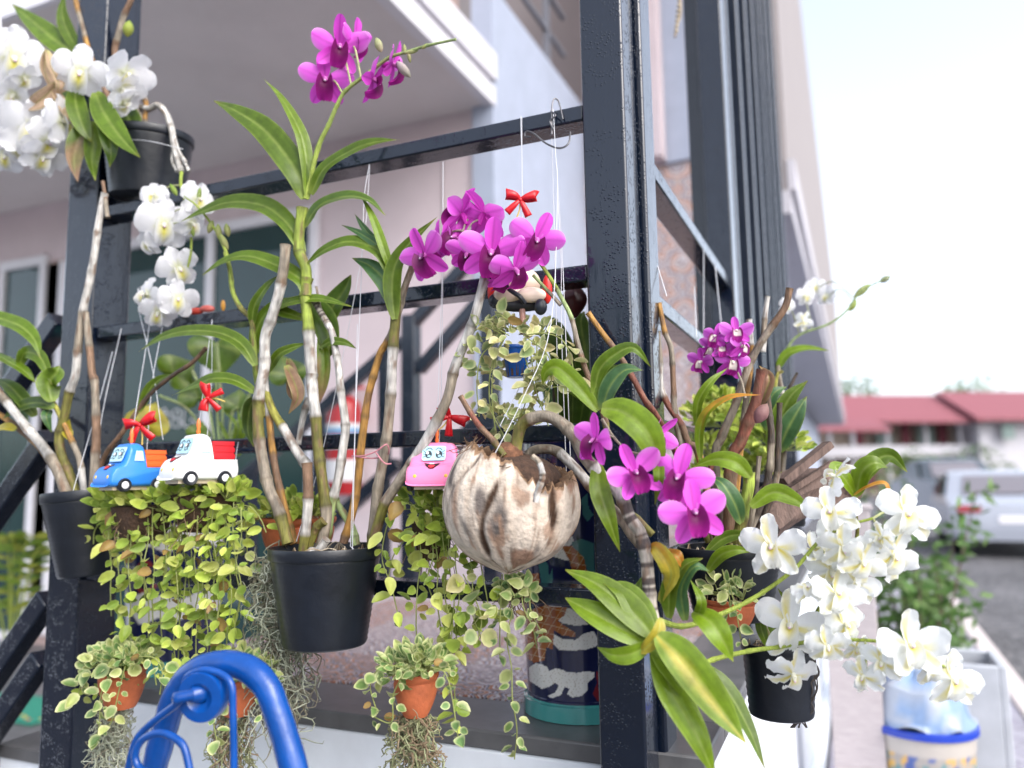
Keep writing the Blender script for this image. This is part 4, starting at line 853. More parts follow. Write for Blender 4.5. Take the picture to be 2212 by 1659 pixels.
cane(C_, [(110, 862), (115, 870), (133, 904), (155, 952), (173, 998), (181, 1060)], 7, 'ynanww', 40); cane(C_, [(445, 752), (413, 785), (373, 811), (320, 856), (267, 931), (227, 984), (205, 1045)], 6, 'bddbbab', 40, y=-.10)
leaf(C_, [(-40, 672), (0, 688), (45, 705), (75, 735), (88, 775)], 44, roll=-5, y=-.16); leaf(C_, [(40, 792), (55, 762), (85, 770), (102, 800), (112, 832)], 34, roll=-30, y=-.15); leaf(C_, [(-20, 760), (15, 780), (50, 800), (78, 828)], 38, 'G', roll=20, y=-.15)
leaf(C_, [(112, 868), (105, 830), (122, 805), (128, 790)], 56, 'G', roll=0, y=-.15); leaf(C_, [(118, 880), (80, 870), (40, 880), (5, 905)], 36, 'D', y=-.15); leaf(C_, [(75, 900), (45, 860), (15, 830), (-25, 815)], 42, 'D', y=-.13); leaf(C_, [(55, 912), (35, 880), (5, 850), (-30, 845)], 34, 'T', y=-.12)
leaf(C_, [(35, 928), (10, 922), (-20, 930)], 24, 'Y', y=-.14); leaf(C_, [(150, 950), (145, 930), (150, 905)], 24, 'Y'); leaf(C_, [(108, 885), (100, 900), (112, 935)], 24, 'T'); leaf(C_, [(300, 890), (320, 845), (345, 820), (372, 808)], 26, 'G', y=-.10)
hanger(C_, [[(243, 760, -.045), (205, 900, -.12), (158, 1060, -.17)], [(262, 710, -.05), (220, 900, -.1), (217, 990, -.10)], [(300, 670, -.04), (330, 800, -.09), (352, 950, -.12)]])
# ---- E: coconut husk
DY = -.13
E = orchid('coconut_orchid', 1110, 1240, -.13, 'orchid with arching canes and magenta flowers growing in the split coconut husk')
cc0 = W(1102, 1082, -.13); k = mpp(cc0); Rr = 147*k; mb = MB(); vs_ = []; cs = []; NA, NB = 168, 60; r_ = random.Random(4)
gro = [(-2.10, .05, .055), (-1.12, .045, .05), (-2.9, .03, .04), (.45, .04, .08), (1.2, .05, .1), (2.2, .05, .1)]
vdir = (CAM-cc0); a0 = math.atan2(vdir.y, vdir.x)             # angle 0 faces the viewer's side of the post
def coco(al, ph, rf=1.0):
    g_ = 0
    for (ga, gd, gw) in gro:
        d_ = ((al-ga-(.30+.25*math.sin(ga*5))*math.sin(ph*1.3)-.10*mnoise.noise(V((ga*3, ph*2.2, 1)))+math.pi+1.5) % (2*math.pi))-math.pi; wv = .42+.9*abs(mnoise.noise(V((ga*7, ph*1.7+ga, 2)))); g_ += gd*wv*math.exp(-(d_/(gw*(.35+.8*wv)))**2)
    lump = .055*mnoise.noise(V((math.cos(al)*1.6, math.sin(al)*1.6, ph*1.4))) + .014*mnoise.noise(V((math.cos(al)*9, math.sin(al)*9, ph*1.5))) - .006*max(0, mnoise.noise(V((math.cos(al)*20, math.sin(al)*20, ph*2))))
    r = Rr*rf*(1 - g_*(1 if rf > .95 else .3) + lump) * (1 - .10*max(0, -ph/1.57)**2); tip = max(0, (-ph-1.05)/.52)**2
    c_ = math.cos(ph); z = math.sin(ph)*1.05 - tip*.10
    ang = a0 + al
    return cc0 + V((math.cos(ang)*c_*r, math.sin(ang)*c_*r, z*r)) + (RT*.06*r*(-tip)), g_
def cococol(al, ph, g_):
    n1 = mnoise.noise(V((math.cos(al)*2.2, math.sin(al)*2.2, ph*1.6+4))); n2 = mnoise.noise(V((math.cos(al)*7, math.sin(al)*7, ph*1.1+7))); n4 = mnoise.noise(V((math.cos(al)*22, math.sin(al)*22, ph*2.0+3))); c = lerp3((.64, .55, .46), (.48, .39, .31), max(0, min(1, .4+n2*1.1)))
    if n1+n2*.4 > .24: c = lerp3(c, (.26, .13, .075), min(.8, (n1+n2*.4-.24)*4))
    n3 = mnoise.noise(V((math.cos(al)*3.5+5, math.sin(al)*3.5, ph*2))); 
    if n3 > .28: c = lerp3(c, (.13, .11, .10), min(1, (n3-.28)*4))
    c = lerp3(c, (.16, .09, .055), max(0, min(.5, (n4-.34)*3))); n5 = mnoise.noise(V((math.cos(al)*3.1+2, math.sin(al)*3.1, ph*3.4)))+.35*n4; c = lerp3(c, (.34, .21, .14), max(0, min(.75, (n5-.24)*5))); c = lerp3(c, (.055, .030, .018), max(0, min(1, (g_-.018)*60))); return c
jag = [r_.uniform(-.09, .06)+.12*mnoise.noise(V((i*.35, 3, 1))) for i in range(NA)]
def phm(al): # rim height: high on the left, dipping towards the front right
    return .66 + .30*math.cos(al+1.75) - .28*math.exp(-((((al-.52+math.pi) % (2*math.pi))-math.pi)/.42)**2) + .05*mnoise.noise(V((math.cos(al)*5, math.sin(al)*5, 2)))
for i in range(NA):
    al = 2*math.pi*i/NA - math.pi; pm = phm(al)+jag[i]*.7
    for j in range(NB+1):
        ph = -math.pi/2*.995 + (pm+math.pi/2)*j/NB; p, g_ = coco(al, ph); vs_.append(p); cs.append(cococol(al, ph, g_) if j < NB-1 else (.24, .15, .09))
    for j in range(14):
        ph = pm - (pm+.5)*j/13; p, g_ = coco(al, ph, .84); vs_.append(p); cs.append((.11, .06, .035))
S_ = NB+15; fs = []
for i in range(NA):
    i2 = (i+1) % NA
    for j in range(S_-1): fs.append((i*S_+j, i2*S_+j, i2*S_+j+1, i*S_+j+1))
mb.add(vs_, fs, cs); obj('husk', mb, M['coco'], E)
fi = MB(); 
for i in range(0, 70):
    al = r_.uniform(-math.pi, math.pi); p, _ = coco(al, phm(al)-r_.uniform(0, .15), r_.uniform(.9, 1.0)); q = p + V((r_.gauss(0, .012), r_.gauss(0, .012), r_.uniform(-.004, .02))); fi.tube([p, p.lerp(q, .5)+V((r_.gauss(0, .004),)*3), q], .0006, 4, (.12, .07, .04))
for (ga, gd, gw) in gro[:3]:
    for _ in range(26):
        ph = r_.uniform(-1.2, .35); al = ga+.35*math.sin(ph*1.3)+r_.gauss(0, .05)-1.5; p, _ = coco(al, ph, 1.004); p2_, _ = coco(al+r_.gauss(0, .05), ph+r_.uniform(.12, .3), 1.01); fi.tube([p, p2_], .0007, 4, (.07, .04, .025) if r_.random() < .6 else (.3, .2, .12))
obj('husk_fibre', fi, M['cane'], E)
f2 = MB(); f2.ball(cc0+V((0, .0, Rr*.28)), Rr*.78, (.1, .05, .03), 24, 12, stretch=.55); obj('bark_mix', f2, M['fibre'], E)
f2 = MB(); f2.ball(W(1097, 985, -.15), 34*k, (1, 1, 1), 16, 10, stretch=.9); obj('root_clump', f2, mat('brown_root', (.16, .07, .035), .9, .7, 90, 1.0, 160), E)
cane(E, [(995, 856), (1014, 888), (1038, 923), (1064, 950), (1090, 985)], 7.5, 'brnbo', 26, y=-.17, taper=.8)
cane(E, [(1112, 990), (1118, 945), (1131, 914), (1171, 899), (1206, 910), (1238, 940), (1262, 985), (1300, 1028), (1337, 1064), (1361, 1118), (1383, 1152), (1396, 1206), (1401, 1260), (1406, 1310), (1420, 1372)], 13.5, 'oonsnwwsssssss', 58, taper=1, y=-.15)
cane(E, [(1130, 1000), (1150, 975), (1180, 970), (1207, 978), (1247, 1016), (1287, 1064), (1340, 1118), (1367, 1158), (1405, 1195), (1440, 1190)], 11, 'nnwwnwnwo', 55, taper=1, y=-.08)
cane(E, [(1150, 985), (1165, 1000), (1172, 1030), (1162, 1060), (1158, 1085)], 8, 'nwsww', 14, y=-.22, name='root')
cane(E, [(1320, 1010), (1345, 1090), (1376, 1120), (1410, 1155)], 8, 'oooo', 40, y=-.09)
cane(E, [(1166, 566), (1190, 603), (1216, 649), (1235, 689), (1248, 742), (1264, 795), (1285, 850), (1305, 900), (1315, 960)], 7, 'gpnnbbbo', 46, taper=.6, y=-.10); cane(E, [(1152, 595), (1185, 630), (1211, 659)], 4.5, 'pn', 30, y=-.10)
leaf(E, [(1292, 888), (1250, 835), (1205, 795), (1180, 803), (1172, 830)], 46, 'L', roll=15); leaf(E, [(1283, 860), (1295, 800), (1330, 765), (1370, 752), (1406, 793)], 40, 'G', roll=-10); leaf(E, [(1300, 885), (1318, 835), (1350, 800), (1390, 800)], 52, 'T', roll=10); leaf(E, [(1298, 880), (1302, 830), (1322, 800), (1345, 790)], 40, 'G')
leaf(E, [(1300, 882), (1345, 890), (1395, 930), (1418, 985), (1420, 1020)], 78, 'L', roll=-12, y=-.16); leaf(E, [(1290, 1000), (1296, 1060), (1315, 1120), (1339, 1192)], 52, 'L', roll=0, y=-.15); leaf(E, [(1420, 985), (1424, 1030), (1415, 1090)], 28, 'L', y=-.15); leaf(E, [(1295, 885), (1260, 860), (1225, 845)], 20, 'G')
for q in ([(1412, 1375), (1360, 1318), (1290, 1262), (1221, 1231)], [(1402, 1380), (1350, 1325), (1300, 1282), (1256, 1252)], [(1402, 1390), (1335, 1352), (1270, 1318), (1221, 1292)], [(1408, 1380), (1385, 1330), (1350, 1280), (1300, 1258)], [(1412, 1390), (1440, 1420), (1470, 1470), (1490, 1530)]): leaf(E, q, 74 if q[0][0] != 1402 or q[-1][0] == 1221 else 56, 'L', roll=0, y=-.17)
leaf(E, [(1408, 1388), (1365, 1412), (1325, 1415), (1289, 1398)], 44, 'L', roll=40, y=-.18); leaf(E, [(1420, 1372), (1475, 1425), (1555, 1530), (1612, 1606)], 92, 'L', roll=-8, y=-.19, c2='Y'); leaf(E, [(1415, 1385), (1450, 1490), (1505, 1590), (1545, 1680)], 84, 'L', roll=12, y=-.17)
leaf(E, [(1500, 1320), (1535, 1345), (1562, 1385), (1585, 1430)], 66, 'L', roll=0, y=-.12); leaf(E, [(1480, 1420), (1560, 1480), (1615, 1570), (1652, 1660)], 52, 'G', roll=20, y=-.15); leaf(E, [(1420, 1365), (1380, 1300), (1390, 1240)], 50, 'G', y=-.12)
leaf(E, [(1445, 1335), (1448, 1270), (1480, 1222), (1518, 1206)], 48, 'G', y=-.13); leaf(E, [(1480, 1340), (1472, 1275), (1500, 1225), (1535, 1235)], 42, 'T', y=-.12); leaf(E, [(1500, 1345), (1515, 1300), (1490, 1250)], 26, 'L', y=-.11); leaf(E, [(1425, 1300), (1450, 1240), (1418, 1185), (1395, 1190)], 46, 'Y', y=-.13, c2='O'); leaf(E, [(1420, 1190), (1460, 1200), (1480, 1235)], 36, 'O', y=-.12)
leaf(E, [(1428, 1335), (1420, 1370), (1395, 1400), (1372, 1410)], 36, 'Y', y=-.18, roll=30)
e = [flower(E, 'purple', 1288, 952, 118, -46, 2, 14, y=-.17), flower(E, 'purple', 1372, 1022, 124, 10, 8, -18, y=-.18), flower(E, 'purple', 1466, 1030, 140, -10, 0, 14, y=-.17), flower(E, 'purple', 1500, 1108, 142, 8, 8, -8, y=-.19), flower(E, 'purple', 1418, 942, 104, 52, -22, 40, y=-.11)]
spike(E, [(1300, 905), (1330, 950), (1360, 975), (1400, 985), (1440, 1010), (1470, 1060)], 3.4, e, 'n', y=-.13)
hanger(E, [[(1195, 235, -.03), (1200, 330, -.06), (1204, 420, -.09), (1190, 700, -.13), (1130, 860, -.17), (1040, 1035, -.21)], [(1204, 420, -.06), (1212, 560, -.06), (1213, 720, -.05), (1225, 1070, -.07)], [(1200, 330, -.05), (1215, 560, -.03), (1232, 985, -.09)], [(1192, 300, -.03), (1198, 520, -.04), (1206, 905, -.05)]])
# ---- F: orchids beyond the corner post
DY = .10
Fo = orchid('potted_orchid', 1600, 1330, .1, 'orchid of thick brown canes with small pale-centred magenta flowers, right of the corner post')
pot(Fo, 1575, 1180, 110, 80, 150, .08, ribs=22)
cane(Fo, [(1423, 655), (1426, 668), (1436, 716), (1450, 756), (1455, 836), (1458, 889), (1480, 1000), (1530, 1170)], 7.5, 'anbnnrrb', 40); cane(Fo, [(1420, 716), (1426, 783), (1428, 836), (1444, 876), (1471, 916), (1487, 956), (1510, 985), (1550, 1170)], 8.5, 'nwrwbaar', 40)
cane(Fo, [(1270, 675, -.07), (1304, 723, -.06), (1339, 769, -.06), (1367, 816, -.055), (1393, 864, -.05), (1422, 905, -.02), (1470, 1000, .05), (1530, 1170, .10)], 8, 'abrrrrbo', 52)
cane(Fo, [(1706, 623), (1695, 665), (1660, 716), (1634, 756), (1610, 809), (1588, 876), (1559, 943), (1545, 992), (1555, 1170)], 11, 'bnnbnnnn', 52, y=.14, taper=.7); cane(Fo, [(1618, 690), (1621, 730), (1622, 770), (1615, 840), (1600, 960), (1580, 1170)], 8.5, 'wanaaa', 36, y=.16)
cane(Fo, [(1647, 799), (1634, 863), (1615, 916), (1599, 956), (1580, 1000), (1575, 1170)], 15, 'rrrbr', 70, y=.12, taper=.8); cane(Fo, [(1650, 800), (1655, 836), (1663, 903), (1666, 956), (1655, 1051), (1610, 1170)], 9, 'ndndn', 30, y=.15); cane(Fo, [(1684, 870), (1681, 971), (1673, 1051), (1625, 1180)], 8, 'ddnd', 34, y=.18); cane(Fo, [(1658, 640), (1652, 690), (1648, 760)], 7, 'wnw', 30, y=.2)
cane(Fo, [(1617, 1020), (1617, 1051), (1605, 1110), (1592, 1175)], 13, 'goo', 60, y=.06, taper=1)
cane(Fo, [(1540, 985), (1525, 1080), (1540, 1175)], 9, 'rnn', 40, y=.12); cane(Fo, [(1640, 985), (1630, 1080), (1610, 1180)], 7, 'ndn', 30, y=.12)
leaf(Fo, [(1622, 1030), (1590, 1000), (1545, 992), (1495, 1010)], 44, 'L', y=.05); leaf(Fo, [(1602, 1130), (1585, 1085), (1560, 1045), (1535, 1030)], 48, 'T', y=.05); leaf(Fo, [(1622, 1095), (1670, 1064), (1715, 1078), (1757, 1106)], 44, 'L', y=.04)
leaf(Fo, [(1524, 1196), (1560, 1165), (1595, 1155), (1632, 1160)], 30, 'G', y=.02); leaf(Fo, [(1527, 1236), (1556, 1200), (1590, 1188), (1624, 1192)], 32, 'L', y=.01)
leaf(Fo, [(1513, 990), (1512, 930), (1530, 888), (1580, 857), (1646, 853)], 28, 'L', y=.07, c2='O'); leaf(Fo, [(1505, 925), (1508, 870), (1535, 825), (1572, 795)], 24, 'L', y=.09); leaf(Fo, [(1512, 988), (1520, 1010), (1516, 1050)], 18, 'G', y=.08)
e = [flower(Fo, 'pale', *q) for q in ((1546, 728, 66, -20, 20, 10), (1590, 718, 72, 10, 30, 0), (1582, 782, 76, 12, -4, 10), (1515, 782, 62, -30, 0, 10), (1602, 748, 62, 50, 0, 10), (1535, 752, 60, -10, -30, 30), (1560, 755, 60, 0, 40, 0))]
spike(Fo, [(1610, 860), (1600, 820), (1580, 780), (1560, 750), (1530, 770)], 3, e, 'n')
leaf(Fo, [(1640, 880), (1655, 845), (1662, 815), (1640, 790)], 30, 'B', y=.15, name='withered_petal', fold=.9)
bud(Fo, 1645, 893, 50, 30, 60, (.42, .20, .24), .08)
# ---- K: leafy orchid further along the side railing
Kp = orchid('potted_orchid', 1690, 1150, .3, 'leafy orchid with broad plain leaves and a pale distant spray, farthest along the side railing')
pot(Kp, 1685, 1040, 60, 45, 95, .32, ribs=16)
leaf(Kp, [(1665, 985), (1680, 920), (1705, 860), (1745, 822)], 50, 'G', y=.28); leaf(Kp, [(1682, 975), (1700, 930), (1722, 890), (1743, 856)], 52, 'T', y=.27); leaf(Kp, [(1660, 930), (1655, 890), (1672, 850), (1700, 835)], 40, 'T', y=.32)
leaf(Kp, [(1678, 800), (1700, 765), (1740, 752), (1790, 757)], 26, 'L', y=.55); cane(Kp, [(1680, 790), (1690, 850), (1700, 880), (1690, 1020)], 6, 'nwdn', 30, y=.45); cane(Kp, [(1722, 805), (1705, 840), (1695, 870)], 4, 'dd', 20, y=.45); cane(Kp, [(1690, 800), (1676, 830), (1670, 1020)], 5, 'yn', 30, y=.4)
e = [flower(Kp, 'white', 1740, 640, 46, 30, 0, 0, y=.7), flower(Kp, 'white', 1786, 640, 46, -20, 10, 20, y=.8), flower(Kp, 'white', 1762, 620, 46, 0, 20, 0, y=.8), flower(Kp, 'yellow', 1735, 694, 44, 30, -10, 20, y=.6), flower(Kp, 'white', 1700, 660, 40, 30, -10, 20, y=.6)]
spike(Kp, [(1688, 780), (1720, 728), (1790, 700), (1830, 670), (1860, 630), (1915, 600)], 3, e, 'p', y=.7); bud(Kp, 1862, 628, 46, 16, 40, (.45, .45, .2), .75); bud(Kp, 1912, 603, 26, 14, 30, (.4, .38, .3), .75); bud(Kp, 1842, 660, 30, 14, 60, (.45, .48, .15), .75)
# ---- G: white-and-yellow orchid in the small pot
DY = -.02
G = orchid('potted_orchid', 1680, 1535, .12, 'white-and-yellow orchid in a small black pot, its sprays arching over the platform corner')
pot(G, 1680, 1385, 78, 66, 152, .12, ribs=18, seg=48)
cane(G, [(1575, 1170, .1), (1600, 1240, .1), (1630, 1310, .1), (1660, 1380, .1), (1680, 1420, .12)], 8, 'oooon', 40); cane(G, [(1600, 1150, .12), (1640, 1270, .12), (1690, 1400, .12)], 6, 'ogoo', 44); cane(G, [(1640, 1330, .1), (1650, 1370, .1), (1670, 1410, .12)], 7, 'go', 40)
leaf(G, [(1660, 1400), (1645, 1360), (1640, 1320), (1632, 1290)], 26, 'G', y=.08); leaf(G, [(1690, 1390), (1670, 1350), (1700, 1310), (1680, 1270)], 26, 'G', y=.10); leaf(G, [(1720, 1282), (1745, 1272), (1768, 1282)], 22, 'G', y=.02)
for q in ([(1790, 1015), (1812, 985), (1828, 1000), (1850, 1070)],): leaf(G, [(1850, 1075), (1828, 1040), (1805, 1010), (1822, 1000)], 46, 'L', y=.05)
leaf(G, [(1850, 1070), (1862, 1020), (1890, 1000), (1918, 1010)], 50, 'L', y=.05); leaf(G, [(1852, 1050), (1885, 1000), (1925, 985), (1960, 1020)], 46, 'G', y=.09); leaf(G, [(1842, 1072), (1875, 1052), (1912, 1045), (1925, 1085)], 24, 'O', y=.04, roll=40)
cane(G, [(1852, 1050, .05), (1848, 1100, .06), (1845, 1180, .08), (1760, 1330, .1), (1700, 1420, .12)], 5, 'oggo', 36)
fl = ((1803, 1030, 96, -70, 30, 60), (1795, 1108, 118, -12, 14, -10), (1958, 1112, 128, 20, 6, 16), (1670, 1182, 136, -18, 4, -10), (1928, 1200, 124, 40, -20, 26), (1822, 1182, 112, 10, -30, 0), (1797, 1232, 112, 0, -40, 10), (1862, 1215, 104, 25, -20, 30), (1707, 1352, 148, -4, 0, 6), (1806, 1284, 118, 30, 10, 20), (1825, 1350, 100, 40, -6, 0), (1966, 1396, 140, 18, 8, 0), (2058, 1470, 122, 26, -8, 14), (1866, 1462, 86, -26, -24, 0), (1712, 1456, 112, 30, -50, 12), (1788, 1396, 92, 10, -30, 0), (1758, 1190, 80, 20, 40, 0), (1745, 1275, 70, 0, 50, 0), (1850, 1400, 76, 10, -40, 20), (1905, 1160, 70, -40, -20, 0), (1850, 1262, 96, 10, -10, 20), (1905, 1432, 92, -10, -20, 10), (2012, 1440, 92, 10, -20, 0))
e = [flower(G, 'yellow', *q, y=-.05 if i % 2 else -.02) for i, q in enumerate(fl)]
spike(G, [(1427, 1342, -.12), (1472, 1353, -.10), (1526, 1339, -.08), (1619, 1297, -.05), (1713, 1232, -.04), (1771, 1168, -.03), (1830, 1136, -.03), (1885, 1120, -.03)], 6.5, [x for i, x in enumerate(e) if i in (1, 2, 3, 4, 5, 6, 7)], 'g')
spike(G, [(1510, 1440, -.08), (1540, 1425, -.06), (1619, 1406, -.04), (1680, 1398, -.03), (1774, 1382, -.03), (1835, 1382, -.03), (1905, 1387, -.03), (1980, 1410, -.03), (2040, 1440, -.03)], 6, [e[8], e[11], e[12], e[13], e[15]], 'g')
rt_ = MB(); r_ = random.Random(8)
for _ in range(9):
    x = 1755+r_.uniform(-6, 14); P = [W(x, 1420, .1)]+[W(x+r_.uniform(-22, 22)-i*7, 1420+i*38, .1) for i in range(1, 5)]; rt_.tube(catmull(P, 5), .0011, 5, (.06, .05, .045))
obj('root', rt_, M['cane'], G)
# ---- bushy potted plant behind F
Bu = thing('leafy_bush', W(1590, 1130, .45), 'bushy pot plant with many small bright green leaves behind the brown orchid canes', 'plant')
pot(Bu, 1600, 1060, 95, 70, 110, .5, ribs=10)
for i, (x, y_) in enumerate(((1510, 900), (1560, 910), (1620, 900), (1660, 950), (1530, 970), (1590, 970), (1700, 960), (1560, 870), (1640, 1010), (1520, 1030))): tuft(Bu, (x, y_), 44, 46, 60, 'lime', 26, .42+.03*(i % 3), i, wr=.5)
# ================================================================== HANGING VINES, TERRACOTTA POTS, MOSS
VG = 'small-leaved vines hanging from the railing'
def basket(par, px, py, rpx, hpx, y):
    c = W(px, py, y); k = mpp(c); mb = MB(); r_ = random.Random(int(px)); vs_ = []; seg = 36; prof = [(.1, -1), (.55, -.95), (.8, -.6), (.95, -.1), (1, .15), (.8, .2), (.3, .22)]
    for r, z in prof:
        for q in range(seg):
            a = 2*math.pi*q/seg; rr = rpx*k*r*(1+.14*mnoise.noise(V((math.cos(a)*3, math.sin(a)*3, z*3+px)))); vs_.append(c+V((math.cos(a)*rr, math.sin(a)*rr, z*hpx*k)))
    mb.add(vs_, [(i*seg+q, i*seg+(q+1) % seg, (i+1)*seg+(q+1) % seg, (i+1)*seg+q) for i in range(len(prof)-1) for q in range(seg)]); obj('fibre_block', mb, M['fibre'], par)
    rt = MB()
    for _ in range(40):
        a = r_.uniform(0, 6.28); p = c+V((math.cos(a)*rpx*k*.85, math.sin(a)*rpx*k*.85, -hpx*k*r_.uniform(0, .8))); q = p+V((r_.gauss(0, .012), r_.gauss(0, .012), -r_.uniform(.01, .05))); rt.tube(catmull([p, p.lerp(q, .5)+V((r_.gauss(0, .006), r_.gauss(0, .006), 0)), q], 4), .0006, 4, (.20, .13, .08))
    obj('root', rt, M['cane'], par)
def hangvine(par, x, y0, y1, pal, lpx, y, seed, drift=0, **kw):
    r_ = random.Random(seed*31+7); n = max(3, int((y1-y0)/70)+2)
    pts = [(x+drift*i/(n-1)+(r_.uniform(-9, 9) if i else 0), y0+(y1-y0)*i/(n-1), y-.02*math.sin(3.1*i/(n-1))-r_.uniform(0, .012)) for i in range(n)]
    return strand(par, pts, pal, lpx, y=y, seed=seed, **kw)
DY = -.14
V1 = thing('hanging_vine', W(285, 1140, -.13), 'lime-green vine trailing from the fibre block under the blue toy truck', 'vine', VG)
basket(V1, 310, 1105, 62, 70, -.13)
for i, (x, y_) in enumerate(((250, 1090), (300, 1085), (345, 1090))): tuft(V1, (x, y_), 55, 34, 34, 'lime', 35, -.15, 100+i)
strand(V1, [(285, 1075), (262, 1072), (243, 1090), (225, 1120), (205, 1145), (202, 1175)], 'lime', 34, 22, seed=1); strand(V1, [(280, 1082), (262, 1110), (252, 1150), (245, 1175), (238, 1210)], 'lime', 34, 22, seed=2)
for i, (x, y0, y1) in enumerate(((262, 1100, 1380), (285, 1095, 1420), (305, 1100, 1330), (330, 1095, 1480), (272, 1110, 1250), (365, 1105, 1300), (350, 1100, 1390), (240, 1110, 1330), (318, 1100, 1420), (378, 1110, 1450))): hangvine(V1, x, y0, y1, 'lime', 32, -.15, i, gap=29)
strand(V1, [(300, 1480), (250, 1450), (215, 1490), (172, 1500)], 'lime', 28, 26, seed=8, y=-.15)
hanger(V1, [[(352, 700, -.04), (330, 820, -.09), (318, 960, -.12), (310, 1080, -.13)]])
V2 = thing('hanging_vine', W(430, 1120, -.13), 'dense lime-green vine trailing from the fibre block under the white toy truck', 'vine', VG)
basket(V2, 440, 1080, 68, 70, -.12)
for i, (x, y_) in enumerate(((390, 1065), (440, 1055), (490, 1070), (430, 1100))): tuft(V2, (x, y_), 58, 36, 36, 'lime', 37, -.14, 120+i)
for i, (x, y0, y1, dr) in enumerate(((385, 1080, 1470, 0), (402, 1090, 1500, -10), (420, 1085, 1400, 0), (455, 1085, 1500, -12), (488, 1090, 1460, -20), (505, 1085, 1330, 10), (412, 1090, 1300, 0), (520, 1095, 1420, -15), (446, 1095, 1350, 0), (480, 1095, 1270, 10), (472, 1085, 1400, 0), (430, 1085, 1470, 0), (462, 1090, 1330, 8), (498, 1095, 1440, -10), (392, 1095, 1330, 0))): hangvine(V2, x, y0, y1, 'lime', 32, -.14, 20+i, dr, gap=29)
strand(V2, [(505, 1090), (540, 1095), (562, 1120), (575, 1150)], 'lime', 32, 20, seed=41, y=-.13); strand(V2, [(490, 1060), (520, 1080), (530, 1120), (535, 1220)], 'var', 30, 20, seed=42, y=-.12)
hanger(V2, [[(458, 690, -.04), (457, 830, -.10), (447, 950, -.13), (440, 1060, -.12)], [(515, 955, -.05), (510, 985, -.09), (505, 1060, -.12)]])
V3 = thing('hanging_vine', W(945, 1160, -.1), 'green vine with round leaves trailing from the fibre block below the pink toy car', 'vine', VG)
basket(V3, 935, 1140, 45, 70, -.06)
for i, (x, y_) in enumerate(((905, 1090), (945, 1095), (975, 1130), (920, 1150))): tuft(V3, (x, y_), 46, 40, 20, 'lime', 36, -.09, 140+i)
strand(V3, [(905, 1100), (870, 1085), (850, 1105), (832, 1150), (826, 1210), (845, 1265), (860, 1330)], 'lime', 40, 26, seed=51, y=-.12); strand(V3, [(900, 1150), (872, 1170), (850, 1200), (838, 1250)], 'lime', 34, 24, seed=52, y=-.11)
for i, (x, y0, y1, dr) in enumerate(((905, 1150, 1440, 5), (940, 1160, 1360, 10), (955, 1150, 1480, 20), (970, 1150, 1560, 10), (985, 1150, 1420, 5), (1015, 1190, 1390, 20), (930, 1150, 1300, 0), (1035, 1200, 1330, 20))): hangvine(V3, x, y0, y1, 'lime', 34, -.11, 60+i, dr, wr=.72, gap=28)
strand(V3, [(1000, 1240), (1025, 1290), (1040, 1340), (1030, 1390)], 'pale', 38, 26, seed=77, y=-.14, wr=.95)
hanger(V3, [[(957, 350, -.03), (956, 640, -.05), (952, 880, -.07), (940, 1100, -.07)]])
V4 = thing('hanging_vine', W(1110, 1280, -.1), 'thin pale vine hanging below the coconut husk in front of the blue vase', 'vine', VG)
basket(V4, 1120, 1265, 16, 20, -.08); tuft(V4, (1120, 1280), 40, 32, 26, 'var', 34, -.10, 160)
for i, (x, y0, y1, dr) in enumerate(((1100, 1250, 1640, 12), (1130, 1260, 1400, 25), (1085, 1240, 1420, -5), (1145, 1270, 1370, 20))): hangvine(V4, x, y0, y1, 'var', 33, -.10, 90+i, dr, gap=30)
V5 = thing('hanging_vine', W(1115, 830, -.1), 'variegated grey-green vine spilling from the small blue net pot above the coconut', 'vine', VG)
c, ax, rt, k = pot(V5, 1114, 748, 31, 20, 68, -.09, m='bench', ribs=4, seg=28, name='net_pot')
sl_ = MB()
for q in range(12):
    a = 2*math.pi*q/12; d_ = V((math.cos(a), math.sin(a), 0)); sl_.bar(c+d_*26.5*k-ZZ*20*k, c+d_*19.5*k-ZZ*66*k, 5*k, 1.2*k, d_.cross(ZZ))
obj('pot_slot', sl_, M['fibre'], V5)
for i, (x, y_) in enumerate(((1065, 720), (1105, 708), (1165, 715), (1055, 800), (1180, 830), (1080, 900), (1130, 915))): tuft(V5, (x, y_), 38, 26, 15, 'pale', 31, -.08, 180+i)
for i, pts in enumerate(([(1100, 725), (1060, 705), (1025, 715), (1005, 745), (1000, 790)], [(1130, 725), (1175, 720), (1215, 735), (1235, 780), (1240, 830)], [(1090, 730), (1070, 780), (1062, 850), (1070, 930)], [(1085, 735), (1060, 800), (1060, 880), (1090, 945)], [(1140, 735), (1150, 800), (1135, 870), (1110, 930)], [(1140, 730), (1185, 770), (1190, 830), (1165, 880)], [(1070, 740), (1040, 770), (1030, 830), (1035, 900)], [(1160, 740), (1155, 840), (1130, 900), (1090, 940)], [(1080, 720), (1050, 700), (1075, 680), (1095, 690)], [(1130, 760), (1160, 850), (1185, 920)])): strand(V5, pts, 'pale', 32, 21, y=-.12, seed=200+i)
hanger(V5, [[(1190, 690, -.1), (1140, 800, -.12), (1080, 920, -.14)], [(1125, 250, -.03), (1128, 400, -.05), (1128, 590, -.06)]])
